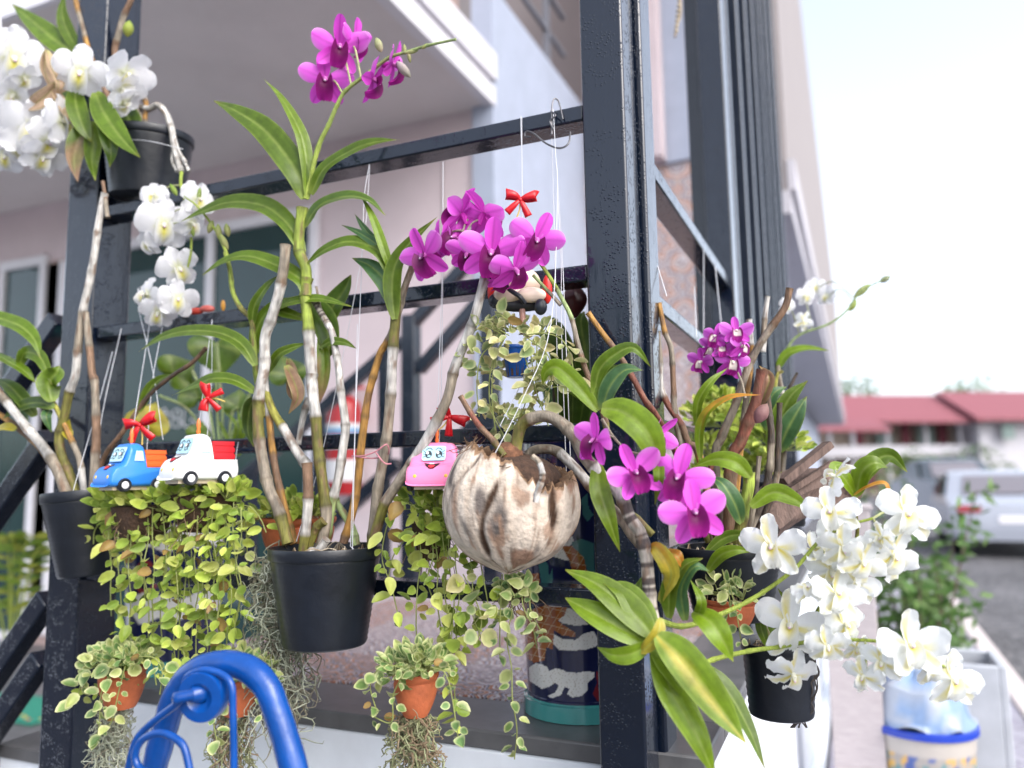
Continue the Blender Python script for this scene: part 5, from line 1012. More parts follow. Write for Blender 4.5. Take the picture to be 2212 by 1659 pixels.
# terracotta pots
TG = 'small terracotta pots hung from the railing'
def terra(px, py, rt_, rb_, h, y, label, seed, n=60, pal='var', spread=1.3, side=-1, strands=()):
    t = thing('terracotta_pot', W(px, py+h, y), label, 'flowerpot', TG); pot(t, px, py, rt_, rb_, h, y, m='terracotta', ribs=0, seg=48)
    for i, (dx, dy, rr) in enumerate(((0, -22, 1), (side*.55, -8, .8), (-side*.4, -16, .7))): tuft(t, (px+dx*rt_*spread, py+dy), rt_*rr*spread, 38, n, pal, 30, y-.02, seed+i)
    for i, s_ in enumerate(strands): strand(t, s_, pal, 30, 20, y=y-.05, seed=seed+40+i, wr=.72)
    return t
terra(265, 1440, 50, 30, 84, -.15, 'terracotta pot of variegated succulent leaves at the left, above grey moss', 300, 60, strands=([(240, 1430), (200, 1440), (175, 1480), (165, 1520)], [(245, 1445), (218, 1500), (215, 1560), (208, 1600)], [(270, 1440), (255, 1500), (240, 1560), (205, 1590)], [(280, 1420), (330, 1420), (350, 1450), (345, 1500)]))
terra(898, 1450, 50, 26, 92, -.15, 'bright orange terracotta pot with a rosette of green leaves in front of the white wall', 320, 62, strands=([(870, 1440), (825, 1440), (800, 1480), (815, 1540)], [(875, 1450), (850, 1500), (845, 1560), (800, 1545)], [(930, 1440), (965, 1460), (985, 1560), (990, 1600)]))
terra(645, 1118, 80, 52, 88, -.02, 'wide terracotta pot behind the big black pot, partly hidden by its canes', 340, 46, 'lime', 1.0)
terra(515, 1462, 46, 28, 78, -.14, 'terracotta pot tucked behind the blue bench arm', 360, 60, 'var', 1.3, 1, strands=([(540, 1450), (560, 1500), (575, 1560)], [(480, 1480), (460, 1540), (470, 1610)]))
terra(1575, 1292, 58, 40, 55, .03, 'brown terracotta pot on the platform corner below the green orchid leaves', 380, 14, 'var', .9, 1, strands=([(1575, 1260), (1590, 1320), (1600, 1380)], [(1560, 1230), (1575, 1290), (1580, 1330)]))
# moss
moss(610, 1205, 1610, 100, 150, -.10, 600, 'longest grey moss beard hanging left of the big black pot', 1)
moss(245, 1525, 1720, 60, 125, -.15, 300, 'grey moss beard hanging below the left terracotta pot', 2)
moss(500, 1545, 1720, 60, 120, -.14, 280, 'dull green moss beard behind the blue bench arm', 3, True)
moss(893, 1545, 1740, 80, 150, -.15, 420, 'dark green moss beard below the bright orange terracotta pot', 4, True)
# ================================================================== TOY CARS
TOYG = 'painted toy cars hung from the rail'
def toy(px, py, y, Lpx, yawdeg, label, body, cargo, seed, wm=1.0, zm=1.0):
    c = W(px, py, y); k = mpp(c)*Lpx; t = thing('toy_truck', c, label, 'toy car', TOYG)
    a = rad(yawdeg); f = (-RT*math.cos(a) - FW*math.sin(a)); s_ = V((f.y, -f.x, 0)); s_ = s_ if s_.dot(RT) > 0 else -s_   # s_ = the flank facing us
    prof = [(-.50, .10), (-.51, .22), (-.49, .36), (-.46, .385), (-.10, .385), (-.085, .42), (-.06, .70), (-.02, .755), (.05, .775), (.13, .76), (.17, .73), (.27, .45), (.40, .39), (.47, .30), (.50, .20), (.50, .10), (.46, .07), (-.46, .07)]
    P2 = catmull([V((x, z, 0)) for x, z in prof], 3); n = len(P2); mb = MB(); hw = .30*wm; cx, cz = .0, .30
    sta = [(-1, .70), (-.97, .84), (-.88, .93), (-.7, .985), (-.35, 1), (.35, 1), (.7, .985), (.88, .93), (.97, .84), (1, .70)]
    def pt(x, z, yy): 
        nar = 1-.20*max(0, (z-.42)/.35); return c + f*(x*k) + s_*(yy*hw*k*nar) + ZZ*((z-.42)*k*zm)
    for yy, q in sta:
        mb.v += [tuple(pt(cx+(p.x-cx)*(.25*q+.75) if q < .97 else p.x, cz+(p.y-cz)*q, yy)) for p in P2]; mb.c += [body]*n
    m_ = len(sta)
    mb.f += [(j*n+i, j*n+(i+1) % n, (j+1)*n+(i+1) % n, (j+1)*n+i) for j in range(m_-1) for i in range(n)] + [tuple(range(n))[::-1], tuple((m_-1)*n+i for i in range(n))]
    obj('body', mb, M['plastic'], t)
    def patch(name, loc2, off, colr, frame, par=t, th=.006):
        o_, ux, uy, nn = frame; q = MB(); q.poly([o_+ux*x*k+uy*z_*k for x, z_ in loc2], nn, th*k, colr); q.v = [tuple(V(v_)+nn*off*k) for v_ in q.v]; return obj(name, q, M['plastic'], par, smooth=False)
    def frame(x0, z0, x1, z1):  # plane across the truck, up along the profile segment
        a_, b_ = pt(x0, z0, 0), pt(x1, z1, 0); uy = (b_-a_).normalized(); nn = uy.cross(s_); nn = nn if nn.dot(f+ZZ*.3) > 0 else -nn; return a_.lerp(b_, .5), s_, uy, nn
    ws = frame(.285, .44, .165, .735)
    def rr(w_, h_, r=.04, n=4):
        return [(sx*(w_-r)+r*math.cos(a_), sz*(h_-r)+r*math.sin(a_)) for sx, sz, a0_ in ((1, 1, 0), (-1, 1, 90), (-1, -1, 180), (1, -1, 270)) for a_ in [rad(a0_+90*i/n) for i in range(n+1)]]
    wnd = patch('windshield', rr(.195, .125), .012, (.42, .68, .80), ws)
    for sg in (-1, 1):
        ell = lambda rx, rz, ox, oz, n=14: [(ox+rx*math.cos(2*math.pi*i/n), oz+rz*math.sin(2*math.pi*i/n)) for i in range(n)]
        e_ = patch('eye', ell(.055, .065, sg*.085, -.02), .016, (.02, .03, .04), ws); patch('eye_glint', ell(.022, .026, sg*.085-.018, .005), .023, (.85, .88, .9), ws, e_); patch('eye_glint', ell(.03, .022, sg*.085+.012, -.052), .023, (.30, .48, .52), ws, e_)
        br = MB(); br.tube([ws[0]+ws[1]*(sg*x)*k+ws[2]*z_*k+ws[3]*.022*k for x, z_ in ((.025, .055), (.06, .09), (.10, .085), (.135, .05))], .006*k, 5, (.02, .03, .04)); 
        for dz in (0, .03, -.03): br.tube([ws[0]+ws[1]*(sg*.135)*k+ws[2]*(-.02+dz)*k+ws[3]*.022*k, ws[0]+ws[1]*(sg*.175)*k+ws[2]*(-.01+dz*2)*k+ws[3]*.022*k], .005*k, 4, (.02, .03, .04))
        obj('eyebrow', br, M['plastic'], t)
    hd_ = frame(.465, .30, .31, .437); mth = [(-.13, .075), (-.05, .055), (.05, .055), (.13, .075), (.085, -.01), (.035, -.06), (-.035, -.06), (-.085, -.01)]
    mo = patch('mouth', mth, .02, (.03, .01, .015), hd_); patch('tongue', [(-.055, .01), (.0, .02), (.055, .01), (.04, -.035), (0, -.055), (-.04, -.035)], .03, (.62, .03, .05), hd_, mo); patch('teeth', [(-.035, .06), (.035, .06), (.035, .038), (-.035, .038)], .03, (.85, .85, .83), hd_, mo)
    for sg in (-1, 1):
        h_ = MB(); h_.ball(pt(.485, .225, sg*.62), .036*k, (.75, .50, .06), 12, 8, f, .5); obj('headlight', h_, M['plastic'], t)
        sw = MB(); b0, u_, zz = pt(.04, .56, sg*.99), f, (pt(.04, .70, sg*.955)-pt(.04, .52, sg*.99)).normalized(); nn = s_*sg; sw.poly([b0+u_*x*k+zz*z_*k for x, z_ in [(-.075, -.075), (.085, -.075), (.045, .09), (-.06, .09)]], nn, .012*k, (.45, .62, .82)); obj('side_window', sw, M['plastic'], t, smooth=False)
        for xx in (-.27, .27):
            wc = pt(xx, .10, sg*.94); w_ = MB(); w_.lathe([(.001, -.05*k), (.09*k, -.05*k), (.112*k, -.03*k), (.112*k, .02*k), (.095*k, .04*k), (.06*k, .035*k), (.001, .03*k)], 26, (.012, .014, .02), wc, s_*sg); wh = obj('wheel', w_, M['plastic'], t)
            hb = MB(); hb.lathe([(.001, .045*k), (.045*k, .043*k), (.058*k, .036*k), (.058*k, .03*k)], 20, (.72, .73, .74), wc, s_*sg)
            obj('hubcap', hb, M['plastic'], wh)
    cg = MB(); x0, x1, z0, z1 = -.46, -.10, .37, .665
    for i in range(9):
        za, zb = z0+(z1-z0)*i/9, z0+(z1-z0)*(i+1)/9; ins = .0 if i % 3 else .012
        A_ = [pt(x, za, yy) for x, yy in ((x0+ins, -.8), (x1, -.8), (x1, .8), (x0+ins, .8))]; B_ = [pt(x, zb, yy) for x, yy in ((x0+ins, -.8), (x1, -.8), (x1, .8), (x0+ins, .8))]
        for p in (A_, B_):
            for q in (2, 3): p[q] = p[q] - s_*(ins*k)
        cg.add(A_+B_, [(0, 3, 2, 1), (4, 5, 6, 7), (0, 1, 5, 4), (1, 2, 6, 5), (2, 3, 7, 6), (3, 0, 4, 7)], cargo)
    obj('cargo_box', cg, M['plastic'], t, smooth=False)
    ub = MB(); ub.box((0, 0, 0), (.001, .001, .001)); ub.v = []; ub.f = []; ub.c = []
    vs2 = [pt(x, z_, yy) for z_ in (.02, .08) for x, yy in ((-.40, -.7), (.42, -.7), (.42, .7), (-.40, .7))]; ub.add(vs2, [(0, 3, 2, 1), (4, 5, 6, 7), (0, 1, 5, 4), (1, 2, 6, 5), (2, 3, 7, 6), (3, 0, 4, 7)], (.50, .42, .30)); obj('chassis', ub, M['plastic'], t)
    hk = MB(); tp = pt(.03, .77, 0); hk.lathe([(.018*k, 0), (.034*k, .04*k), (.022*k, .09*k), (.036*k, .15*k), (.022*k, .22*k), (.003*k, .25*k)], 12, (.80, .16, .03), tp); obj('hook', hk, M['plastic'], t)
    return t, tp
def bow(px, py, y, spx, rot, label):
    c = W(px, py, y); k = mpp(c)*spx; t = thing('ribbon_bow', c, label, 'bow', 'red ribbon bows on the strings'); ca, sa = math.cos(rad(rot)), math.sin(rad(rot))
    def L2(x, z, d=0): x, z = x*ca-z*sa, x*sa+z*ca; return c+rt3*(x*k)+up3*(z*k)-FW*(d*k)
    def band(pts, w0, w1, nm):
        P = catmull([L2(*p) for p in pts], 5); mb = MB(); n = len(P); vs_ = []
        for i, p in enumerate(P):
            T = (P[min(i+1, n-1)]-P[max(i-1, 0)]).normalized(); S = T.cross(fw3).normalized(); w_ = (w0+(w1-w0)*i/(n-1))*k/2; vs_ += [p-S*w_, p+S*w_]
        mb.add(vs_, [(2*i, 2*i+1, 2*i+3, 2*i+2) for i in range(n-1)]); o = obj(nm, mb, M['ribbon'], t); sd = o.modifiers.new('thick', 'SOLIDIFY'); sd.thickness = .0006
    for sg in (-1, 1):
        band([(0, 0, .03), (sg*.18, .09, .12), (sg*.40, .15+.05*sg, .09), (sg*.46, .15+.05*sg, .02)], .10, .36, 'loop'); band([(0, 0, .0), (sg*.2, .07, -.04), (sg*.45, .14+.05*sg, .01)], .10, .34, 'loop')
        band([(0, 0, .04), (sg*.14, -.20, .08), (sg*.34, -.46, .02)], .10, .24, 'tail')
    kb = MB(); kb.ball(c-FW*.03*k, .07*k, (1, 1, 1), 10, 8); obj('knot', kb, M['ribbon'], t); tw = MB(); tw.tube(catmull([L2(0, -.05), L2(.03, -.3, .02), L2(-.02, -.6, .02)], 4), .0012, 6, (.6, .45, .12)); obj('gold_thread', tw, M['plastic'], t); return t
BL = (.025, .19, .62)
T1, h1 = toy(286, 1005, -.165, 132, 54, 'blue toy pickup truck with orange cargo and a smiling face', BL, (.72, .12, .02), 1)
T2, h2 = toy(431, 988, -.165, 140, 48, 'white toy pickup truck with red cargo and a winking face', (.74, .75, .76), (.50, .01, .02), 2)
T3, h3 = toy(945, 1003, -.10, 132, 82, 'pink toy car with long-lashed eyes half hidden by the coconut', (.85, .22, .42), (.85, .22, .42), 3, 1.35, 1.0)
for t, h, top in ((T1, h1, (325, 690, -.04)), (T2, h2, (458, 690, -.04)), (T3, h3, (955, 600, -.05))):
    mb = MB(); mb.tube([h+V((0, 0, .012)), W(*top)], .0006, 5); obj('string', mb, M['string'], t)
bow(303, 918, -.15, 72, 8, 'red bow on the string of the blue toy truck'); bow(450, 860, -.16, 62, 80, 'small red bow folded sideways above the white toy truck'); bow(1124, 432, -.055, 70, -10, 'red bow on the string against the white wall'); bow(972, 900, -.075, 74, -40, 'red bow half hidden by the thick cane above the pink toy car')
# ================================================================== VASES
def pip(x, z, poly):
    ins = False; j = len(poly)-1
    for i in range(len(poly)):
        xi, zi = poly[i]; xj, zj = poly[j]
        if (zi > z) != (zj > z) and x < (xj-xi)*(z-zi)/(zj-zi)+xi: ins = not ins
        j = i
    return ins
def Z8(l): return [(1091+.2579*a, 1142.8+.2579*b) for a, b in l]
CLD = [Z8(l) for l in ([(200, 1160), (260, 1120), (350, 1150), (370, 1190), (430, 1165), (480, 1180), (520, 1200), (600, 1205), (680, 1190), (750, 1200), (750, 1240), (690, 1290), (690, 1350), (640, 1400), (560, 1410), (520, 1380), (540, 1340), (500, 1320), (470, 1390), (400, 1415), (350, 1400), (420, 1370), (450, 1310), (420, 1290), (370, 1320), (310, 1340), (250, 1300), (205, 1270)],
   [(330, 640), (470, 650), (560, 670), (640, 740), (700, 800), (600, 810), (480, 790), (440, 760), (400, 700)], [(410, 880), (480, 920), (590, 930), (650, 880), (740, 855), (780, 920), (770, 980), (680, 1010), (560, 1020), (450, 1010), (405, 960)], [(380, 190), (500, 80), (560, 60), (580, 100), (540, 140), (560, 200), (660, 240), (640, 270), (500, 260), (400, 230)])]
SCL = [Z8(l) for l in ([(170, 690), (330, 640), (520, 660), (500, 720), (440, 770), (590, 870), (590, 905), (480, 890), (410, 850), (400, 1010), (345, 990), (330, 1100), (240, 1120), (180, 1080), (150, 950), (140, 800)], [(470, 140), (560, 140), (660, 240), (690, 380), (560, 340), (540, 260)], [(160, 380), (280, 370), (300, 490), (170, 490)])]
TEA = [Z8(l) for l in ([(560, 110), (640, 80), (740, 120), (755, 400), (700, 390), (660, 260), (560, 170)], [(280, 300), (330, 250), (360, 300), (370, 400), (395, 330), (400, 430), (380, 490), (310, 480)], [(640, -250), (690, -300), (700, -180), (740, -120), (690, -60), (650, -120)])]
REDP = [Z8([(760, 1190), (790, 1200), (780, 1330), (830, 1400), (780, 1450), (735, 1380), (770, 1290)])]
VC0 = Wz(1252, 1540, PZ); VC0.y = .165; VC0 = W(1255, 1500, .215); VC0.z = PZ+.001
VR = 116*mpp(VC0); VH = W(1255, 960, .215).z - PZ
vas = thing('dragon_vase', VC0, 'tall navy glazed garden vase with white clouds and orange scales, standing behind the coconut', 'vase', 'glazed vases on the porch')
mb = MB(); seg, rows = 400, 330; vs_ = []; cs = []
def vr(t): return VR*(1.07 if t < .055 else (.97+.10*(t-.05)*.9 + .06*math.sin(math.pi*t)))
for i in range(rows+1):
    t = i/rows; z = t*VH; r = vr(t) if not .055 < t < .07 else VR*1.0
    for q in range(seg):
        a = 2*math.pi*q/seg; p = VC0+V((math.cos(a)*r, math.sin(a)*r, z)); vs_.append(p); tc = (CAM-VC0); tc.z = 0; tc.normalize(); d_ = V((math.cos(a), math.sin(a), 0)); pf = p
        if d_.dot(tc) < 0: pf = p - tc*(2*d_.dot(tc)*r)
        rel = pf-CAM; dep = rel.dot(fw3); X = CX+rel.dot(rt3)/dep*F_; Y = CY-rel.dot(up3)/dep*F_; X = X if X < 1300 else 1300-(X-1300)*.8
        X2, Y2 = X, Y
        if t < .062: c = (.07, .33, .32)
        elif any(pip(X2, Y2, P) for P in SCL):
            v1 = abs(math.sin((X+Y*.6)*.16)); v2 = abs(math.sin((Y-X*.25)*.17)); c = (.55, .38, .22) if min(v1, v2) < .14 else (.34, .10, .022)
        elif any(pip(X2, Y2, P) for P in REDP): c = (.20, .02, .03)
        elif any(pip(X2, Y2, P) for P in TEA): c = (.05, .17, .17)
        elif any(pip(X2, Y2, P) for P in CLD):
            g_ = abs(math.sin(math.hypot((X % 46)-23, (Y % 34)-17)*.42)); c = (.52, .47, .42) if g_ < .10 else (.80, .79, .77)
        else: c = (.010, .014, .065)
        cs.append(c)
mb.add(vs_, [(i*seg+q, i*seg+(q+1) % seg, (i+1)*seg+(q+1) % seg, (i+1)*seg+q) for i in range(rows) for q in range(seg)], cs)
mb.lathe([(vr(1), VH), (vr(1)*1.05, VH+.006), (vr(1)*1.03, VH+.014), (vr(1)*.9, VH+.012), (vr(1)*.85, VH-.03), (.001, VH-.035)], 60, (.07, .30, .30), VC0)
vb = obj('glazed_body', mb, M['glaze'], vas)
V2C = W(372, 1420, .20); V2C.z = PZ+.001
v2 = thing('dragon_vase', V2C, 'navy glazed vase with white clouds standing behind the hanging lime-green vines', 'vase', 'glazed vases on the porch')
mb = MB(); seg, rows = 160, 140; vs_ = []; cs = []
for i in range(rows+1):
    t = i/rows; r = vr(t)
    for q in range(seg):
        a = 2*math.pi*q/seg; vs_.append(V2C+V((math.cos(a)*r, math.sin(a)*r, t*VH))); n_ = mnoise.noise(V((math.cos(a)*2.2, math.sin(a)*2.2, t*7))); band = abs(t-.30) < .055+.05*n_ or abs(t-.62) < .05+.06*n_; rd_ = abs(math.hypot((a-4.9)*1.3, (t-.44)*5)-.33) < .06
        cs.append((.07, .33, .32) if t < .062 else ((.70, .69, .67) if band else ((.25, .04, .04) if rd_ else (.010, .014, .065))))
mb.add(vs_, [(i*seg+q, i*seg+(q+1) % seg, (i+1)*seg+(q+1) % seg, (i+1)*seg+q) for i in range(rows) for q in range(seg)], cs)
mb.lathe([(vr(1), VH), (vr(1)*1.05, VH+.006), (vr(1)*1.03, VH+.014), (vr(1)*.9, VH+.012), (vr(1)*.85, VH-.03), (.001, VH-.035)], 60, (.07, .30, .30), V2C); obj('glazed_body', mb, M['glaze'], v2)
# plants in the vases
vp = thing('foliage_plant', VC0+V((0, 0, VH-.03)), 'dark broad-leaved plant growing out of the vase behind the net pot', 'plant'); DY = .17
for q, wd_, c in (([(1225, 960), (1235, 850), (1215, 790), (1190, 740), (1152, 712)], 50, 'G'), ([(1245, 960), (1262, 870), (1268, 790), (1255, 700), (1262, 672)], 66, 'D'), ([(1235, 960), (1225, 850), (1215, 760), (1195, 700), (1205, 690)], 66, 'D'), ([(1260, 960), (1275, 900), (1290, 830), (1280, 770)], 46, 'D'), ([(1235, 960), (1200, 880), (1185, 850), (1165, 830)], 40, 'T')): leaf(vp, q, wd_, c, y=.14, base=.06)
for q in ([(1215, 970), (1200, 890), (1195, 820)], [(1240, 970), (1228, 880), (1215, 790)], [(1250, 970), (1262, 880), (1258, 800)]): cane(vp, q, 4, 'dod', 60, y=.15, name='stem')
an = thing('foliage_plant', W(470, 960, .3), 'broad heart-leaved plant seen through the railing behind the two toy trucks', 'plant')
def heart(px, py, spx, rot, y, c, tilt=0):
    ctr = W(px, py, y); k = mpp(ctr)*spx; ca, sa = math.cos(rad(rot)), math.sin(rad(rot)); n = 34; nn = (CAM-ctr).normalized()*.9+ZZ*.3; nn.normalize(); ux = RT; uy = nn.cross(ux).normalized(); ux = uy.cross(nn); vs_ = []; cc = []; rings = 6; b0 = LC[c]
    for r in range(rings+1):
        for i in range(n):
            a = 2*math.pi*i/n; x = .40*math.sin(a)**3*1.15; z = (.36*math.cos(a)-.14*math.cos(2*a)-.06*math.cos(3*a)-.02*math.cos(4*a)); x, z = x*r/rings, (z-.12)*r/rings+.12; X, Zz = x*ca-z*sa, x*sa+z*ca
            vs_.append(ctr+ux*X*k+uy*Zz*k+nn*(abs(x)*.35*k-.1*k*(r/rings)**2)); cc.append(lerp3(b0, (.30, .36, .08), .3) if (i % 5 == 0 or abs(x) < .004) else tuple(q*(1+.2*math.sin(i)) for q in b0))
    mb = MB(); mb.add(vs_, [(r*n+i, r*n+(i+1) % n, (r+1)*n+(i+1) % n, (r+1)*n+i) for r in range(rings) for i in range(n)], cc); return obj('leaf', mb, M['leaf'], an)
heart(470, 760, 130, 12, .30, 'D'); heart(385, 800, 96, 130, .28, 'G'); heart(322, 905, 100, 170, .22, 'Y'); heart(425, 850, 90, 200, .30, 'D'); heart(515, 870, 80, 180, .3, 'D'); heart(430, 930, 56, 170, .24, 'G'); heart(620, 800, 90, 200, .32, 'D')
for q in ([(475, 1000), (480, 900), (468, 740)], [(470, 1000), (450, 880), (415, 800)], [(485, 1000), (505, 930), (545, 840)], [(490, 1000), (500, 900), (512, 880)], [(440, 930), (400, 880), (345, 855)], [(480, 1000), (472, 940), (466, 800)]): cane(an, q, 3.4, 'pg', 300, y=.26, name='stem')
for q in ([(505, 985), (520, 930), (512, 880)], [(510, 985), (530, 935), (565, 905)], [(495, 985), (510, 920), (480, 885)], [(515, 985), (545, 955), (575, 960)], [(500, 985), (488, 940), (470, 905)]): leaf(an, q, 10, 'L', y=.22, name='grass_blade')
# ================================================================== BLUE BENCH ARM
DY = -.42
bn = thing('bench_arm', W(470, 1700, -.42), 'glossy blue cast-iron bench arm curling in the foreground', 'bench')
mbk = mpp(W(470, 1500, -.42))
def btube(pts, rpx, nm, y=-.42, dents=0):
    P = catmull([W(p[0], p[1], p[2] if len(p) > 2 else y) for p in pts], 9); mb = MB(); mb.tube(P, [rpx*mbk*(1+dents*mnoise.noise(p*60)) for p in P], 20); return obj(nm, mb, M['bench'], bn)
btube([(270, 1800), (322, 1690), (352, 1590), (378, 1505), (415, 1455), (470, 1434), (530, 1442), (575, 1482), (600, 1545), (625, 1625), (650, 1720), (670, 1800)], 29, 'arm_tube', -.40, .05)
def flat(pts, wpx, th, nm, y):
    P = catmull([W(p[0], p[1], p[2] if len(p) > 2 else y) for p in pts], 10); n = len(P); vs_ = []; mb = MB()
    for i, p in enumerate(P):
        T = (P[min(i+1, n-1)]-P[max(i-1, 0)]).normalized(); S = fw3; U = S.cross(T).normalized()
        for a, b_ in ((-1, -1), (1, -1), (1, 1), (-1, 1)): vs_.append(p+U*(a*wpx*mbk/2)+S*(b_*th/2))
    mb.add(vs_, [(i*4+q, i*4+(q+1) % 4, (i+1)*4+(q+1) % 4, (i+1)*4+q) for i in range(n-1) for q in range(4)]+[(3, 2, 1, 0), (n*4-4, n*4-3, n*4-2, n*4-1)]); return obj(nm, mb, M['bench'], bn, bevel=.0012)
sc_ = []
for i in range(34):
    a = rad(150-i*11.2); r = 46-i*.62 if i > 4 else 47; sc_.append((443+r*math.cos(a), 1503-r*math.sin(a)))
wd = MB(); q0 = W(441, 1502, -.43); wd.lathe([(14*mbk, -.010), (51*mbk, -.010), (54*mbk, -.006), (54*mbk, .006), (51*mbk, .010), (30*mbk, .011), (24*mbk, .008), (14*mbk, .006)], 64, org=q0, axis=-FW*.96-RT*.18-ZZ*.05)
obj('scroll_disc', wd, M['bench'], bn)
btube([(395, 1500, -.435), (405, 1462, -.435), (440, 1447, -.435), (478, 1456, -.43), (500, 1480, -.43), (503, 1540, -.43), (505, 1620, -.43), (506, 1760, -.43)], 7.5, 'scroll_strap')
btube([(398, 1508, -.45), (372, 1528, -.45), (335, 1556, -.45), (300, 1590, -.45), (284, 1630, -.45), (270, 1700, -.45)], 8, 'scroll_strap')
btube([(425, 1760, -.46), (405, 1640, -.46), (388, 1602, -.46), (347, 1583, -.46), (308, 1598, -.46), (292, 1632, -.46), (305, 1662, -.46), (345, 1672, -.46)], 8, 'lower_scroll')
bo = MB(); ax_ = (-FW*.75-RT*.62+ZZ*.02).normalized(); b0 = W(440, 1496, -.43)
bo.lathe([(.001, 0), (20*mbk, 0), (21*mbk, 10*mbk), (17*mbk, 24*mbk), (14*mbk, 30*mbk)]+[((10.5 if i % 2 else 12.5)*mbk, (30+i*2.4)*mbk) for i in range(15)]+[(8*mbk, 68*mbk), (.001, 69*mbk)], 24, org=b0, axis=ax_); obj('bolt', bo, M['bench'], bn)
# ================================================================== OTHER HUNG AND STANDING THINGS
DY = -.02
oc = thing('wind_chime', W(1120, 650, -.02), 'cream and black ceramic hanging ornament with red sides and a copper clapper tube', 'ornament'); y_ = -.03
def blob(px, py, rx, ry, c, nm, y=y_, m='plastic', par=None):
    p = W(px, py, y); k = mpp(p); mb = MB(); nu, nv = 24, 14
    for i in range(nv+1):
        for j in range(nu):
            a, b_ = 2*math.pi*j/nu, -math.pi/2+math.pi*i/nv; mb.v.append(tuple(p+rt3*(math.cos(a)*math.cos(b_)*rx*k)+fw3*(math.sin(a)*math.cos(b_)*min(rx, ry)*k*.8)+up3*(math.sin(b_)*ry*k))); mb.c.append(c)
    mb.f += [(i*nu+j, i*nu+(j+1) % nu, (i+1)*nu+(j+1) % nu, (i+1)*nu+j) for i in range(nv) for j in range(nu)]; return obj(nm, mb, M[m], par or oc)
blob(1122, 612, 46, 36, (.72, .58, .46), 'body', -.065); blob(1098, 636, 32, 19, (.72, .58, .48), 'body_lobe', -.085); blob(1148, 637, 32, 17, (.72, .58, .48), 'body_lobe', -.085); blob(1120, 659, 58, 15, (.012, .014, .022), 'base', -.075); blob(1072, 650, 17, 17, (.012, .016, .026), 'base_knob', -.085); blob(1168, 663, 14, 18, (.012, .016, .026), 'base_knob', -.085)
blob(1182, 625, 11, 32, (.55, .02, .015), 'red_side', -.07); blob(1064, 632, 11, 24, (.55, .02, .015), 'red_side', -.07)
sm = MB(); sm.tube(catmull([W(1085, 606, -.105), W(1100, 625, -.108), W(1122, 640, -.108), W(1134, 655, -.10)], 5), 5*.0007, 8, (.012, .014, .022)); obj('black_strap', sm, M['plastic'], oc)
ct = MB(); ct.tube([W(1128, 668, -.075), W(1131, 722, -.075)], .0048, 12, (.40, .20, .16)); obj('clapper', ct, M['plastic'], oc); hanger(oc, [[(1127, 252, -.03), (1128, 420, -.03), (1126, 585, -.03)]])
hp = thing('hanging_pod', W(1240, 690, .06), 'dark maroon dried pod hanging behind the middle rail beside the corner post', 'pod'); pm = MB(); pcn = W(1241, 650, .06); kk = mpp(pcn)
vs_ = []; 
for i in range(13):
    for j in range(20):
        a, t = 2*math.pi*j/20, i/12; r = math.sin(math.pi*min(1, t*.9+.06))*26*kk*(1+.10*math.cos(a*5)); vs_.append(pcn+V((math.cos(a)*r, math.sin(a)*r, (.5-t)*74*kk)))
pm.add(vs_, [(i*20+j, i*20+(j+1) % 20, (i+1)*20+(j+1) % 20, (i+1)*20+j) for i in range(12) for j in range(20)], (.075, .012, .012)); obj('shell', pm, M['plastic'], hp); hanger(hp, [[(1238, 600, .03), (1240, 620, .06)]])
wh = MB(); wh.tube(catmull([W(1216, 258, -.035), W(1207, 220, -.03), W(1197, 214, -.035), W(1192, 235, -.04), W(1192, 290, -.045)], 6), .0013, 6); wh.tube(catmull([W(1190, 240, -.04), W(1200, 250, -.045), W(1188, 262, -.045), W(1196, 280, -.045)], 5), .0013, 6)
wh.tube(catmull([W(1232, 285, -.035), W(1228, 310, -.045), W(1208, 320, -.05), W(1180, 310, -.05), W(1155, 290, -.05), W(1138, 284, -.05), W(1134, 294, -.05), W(1146, 296, -.05)], 6), .0015, 6)
obj('wire_hook', wh, M['wire'], None, 'bent bare wire hook looped over the top rail near the corner post', 'hook', loc=W(1195, 250, -.035))
rd = thing('red_ornament', W(435, 672, -.005), 'red plastic ornament lying on the middle rail right of the white flowers', 'ornament'); blob(420, 672, 22, 8, (.5, .05, .03), 'piece', -.005, par=rd); blob(448, 667, 16, 8, (.55, .12, .10), 'piece', 0.0, par=rd); blob(482, 660, 5, 12, (.6, .28, .04), 'orange_peg', 0.0, par=rd)
# fire extinguisher on the porch wall
fy = 2.62; fe = thing('fire_extinguisher', W(742, 1075, fy), 'red fire extinguisher with white label hung low on the porch wall behind the stair rails', 'extinguisher')
fc = W(742, 1068, fy); fk = mpp(fc); mb = MB(); mb.lathe([(.001, 0), (36*fk, 0), (38*fk, 6*fk), (38*fk, 178*fk), (34*fk, 196*fk), (20*fk, 212*fk), (10*fk, 216*fk), (10*fk, 226*fk), (.001, 227*fk)], 36, (.30, .012, .016), fc); obj('cylinder', mb, M['plastic'], fe)
for z0, z1, c, nm in ((28, 74, (.55, .55, .57), 'white_label'), (130, 142, (.12, .26, .42), 'blue_label'), (142, 152, (.55, .55, .56), 'white_label')):
    mb = MB(); mb.lathe([(38.4*fk, z0*fk), (38.6*fk, z0*fk), (38.6*fk, z1*fk), (38.4*fk, z1*fk)], 36, c, fc); obj(nm, mb, M['plastic'], fe)
mb = MB(); tp = fc+ZZ*226*fk
mb.bar(tp, tp+RT*46*fk+ZZ*6*fk, 10*fk, 6*fk, None, (.40, .015, .02)); mb.bar(tp+ZZ*14*fk, tp+RT*40*fk+ZZ*34*fk, 10*fk, 5*fk, None, (.40, .015, .02)); mb.bar(tp-RT*8*fk, tp+RT*8*fk+ZZ*10*fk, 14*fk, 14*fk, None, (.3, .25, .1)); obj('handle', mb, M['plastic'], fe)
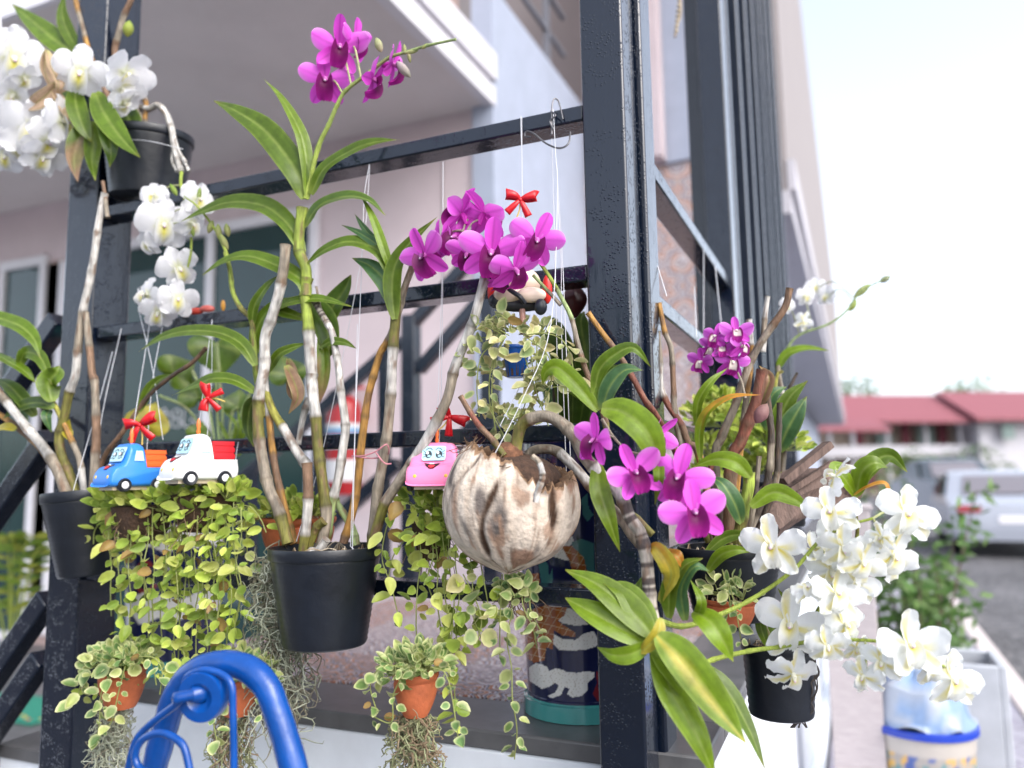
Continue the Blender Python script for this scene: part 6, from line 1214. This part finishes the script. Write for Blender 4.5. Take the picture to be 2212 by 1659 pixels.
hs = MB(); hs.tube(catmull([tp-RT*8*fk, tp-RT*34*fk-ZZ*10*fk, fc-RT*44*fk+ZZ*150*fk, fc-RT*42*fk+ZZ*80*fk], 6), 5*fk, 8, (.02, .02, .022)); obj('hose', hs, M['plastic'], fe)
# weathered log on the side rail
lg = thing('wood_log', W(1750, 1150, .3), 'weathered brown driftwood log behind the white and yellow orchid', 'log'); mb = MB(); vs_ = []; P = catmull([W(1640, 1130, .22), W(1700, 1080, .26), W(1765, 1060, .3), W(1825, 1080, .34)], 8); n = len(P); kk = mpp(P[0])
for i, p in enumerate(P):
    T = (P[min(i+1, n-1)]-P[max(i-1, 0)]).normalized(); nn = T.cross(ZZ).normalized(); bb = nn.cross(T)
    for j in range(30): a = 2*math.pi*j/30; r = 62*kk*(.8+.25*mnoise.noise(V((i*.10, math.cos(a)*1.6, math.sin(a)*1.6)))+.14*mnoise.noise(V((i*.12, a*3, 2)))); vs_.append(p+(nn*math.cos(a)+bb*math.sin(a))*r)
mb.add(vs_, [(i*30+j, i*30+(j+1) % 30, (i+1)*30+(j+1) % 30, (i+1)*30+j) for i in range(n-1) for j in range(30)]+[tuple(range(30))[::-1], tuple((n-1)*30+j for j in range(30))]); obj('bark', mb, M['wood'], lg)
bk_ = MB(); bk_.bar(W(1690, 1040, .2), W(1790, 960, .25), .022, .012); bk_.bar(W(1705, 1060, .22), W(1800, 1000, .27), .012, .01); obj('bark_strip', bk_, M['wood'], lg)
# dangling dry strand at the top right
ds = MB(); ds.tube(catmull([W(1468, -20, .9), W(1470, 30, .9), W(1462, 55, .9), W(1458, 80, .9)], 5), .004, 6, (.35, .28, .2))
for k_ in range(8): ds.ball(W(1469-k_*1.2, -10+k_*11, .9), .006, (.42, .35, .25), 8, 6)
obj('dry_vine', ds, M['cane'], None, 'dry dangling vine end high up beside the dark post', 'vine', loc=W(1468, -20, .9))
# spare strings on the side rail
ssr = thing('string_bundle', W(1365, 392, .12), 'thin nylon strings tied to the side rails right of the corner post', 'string')
for a_, b_ in (((1365, 392, .12), (1440, 640, .1)), ((1365, 392, .12), (1425, 700, .1)), ((1520, 540, .5), (1520, 780, .5)), ((1545, 575, .55), (1560, 720, .5)), ((1500, 620, .4), (1505, 730, .35))): hanger(ssr, [[a_, b_]], .0009, 'string')
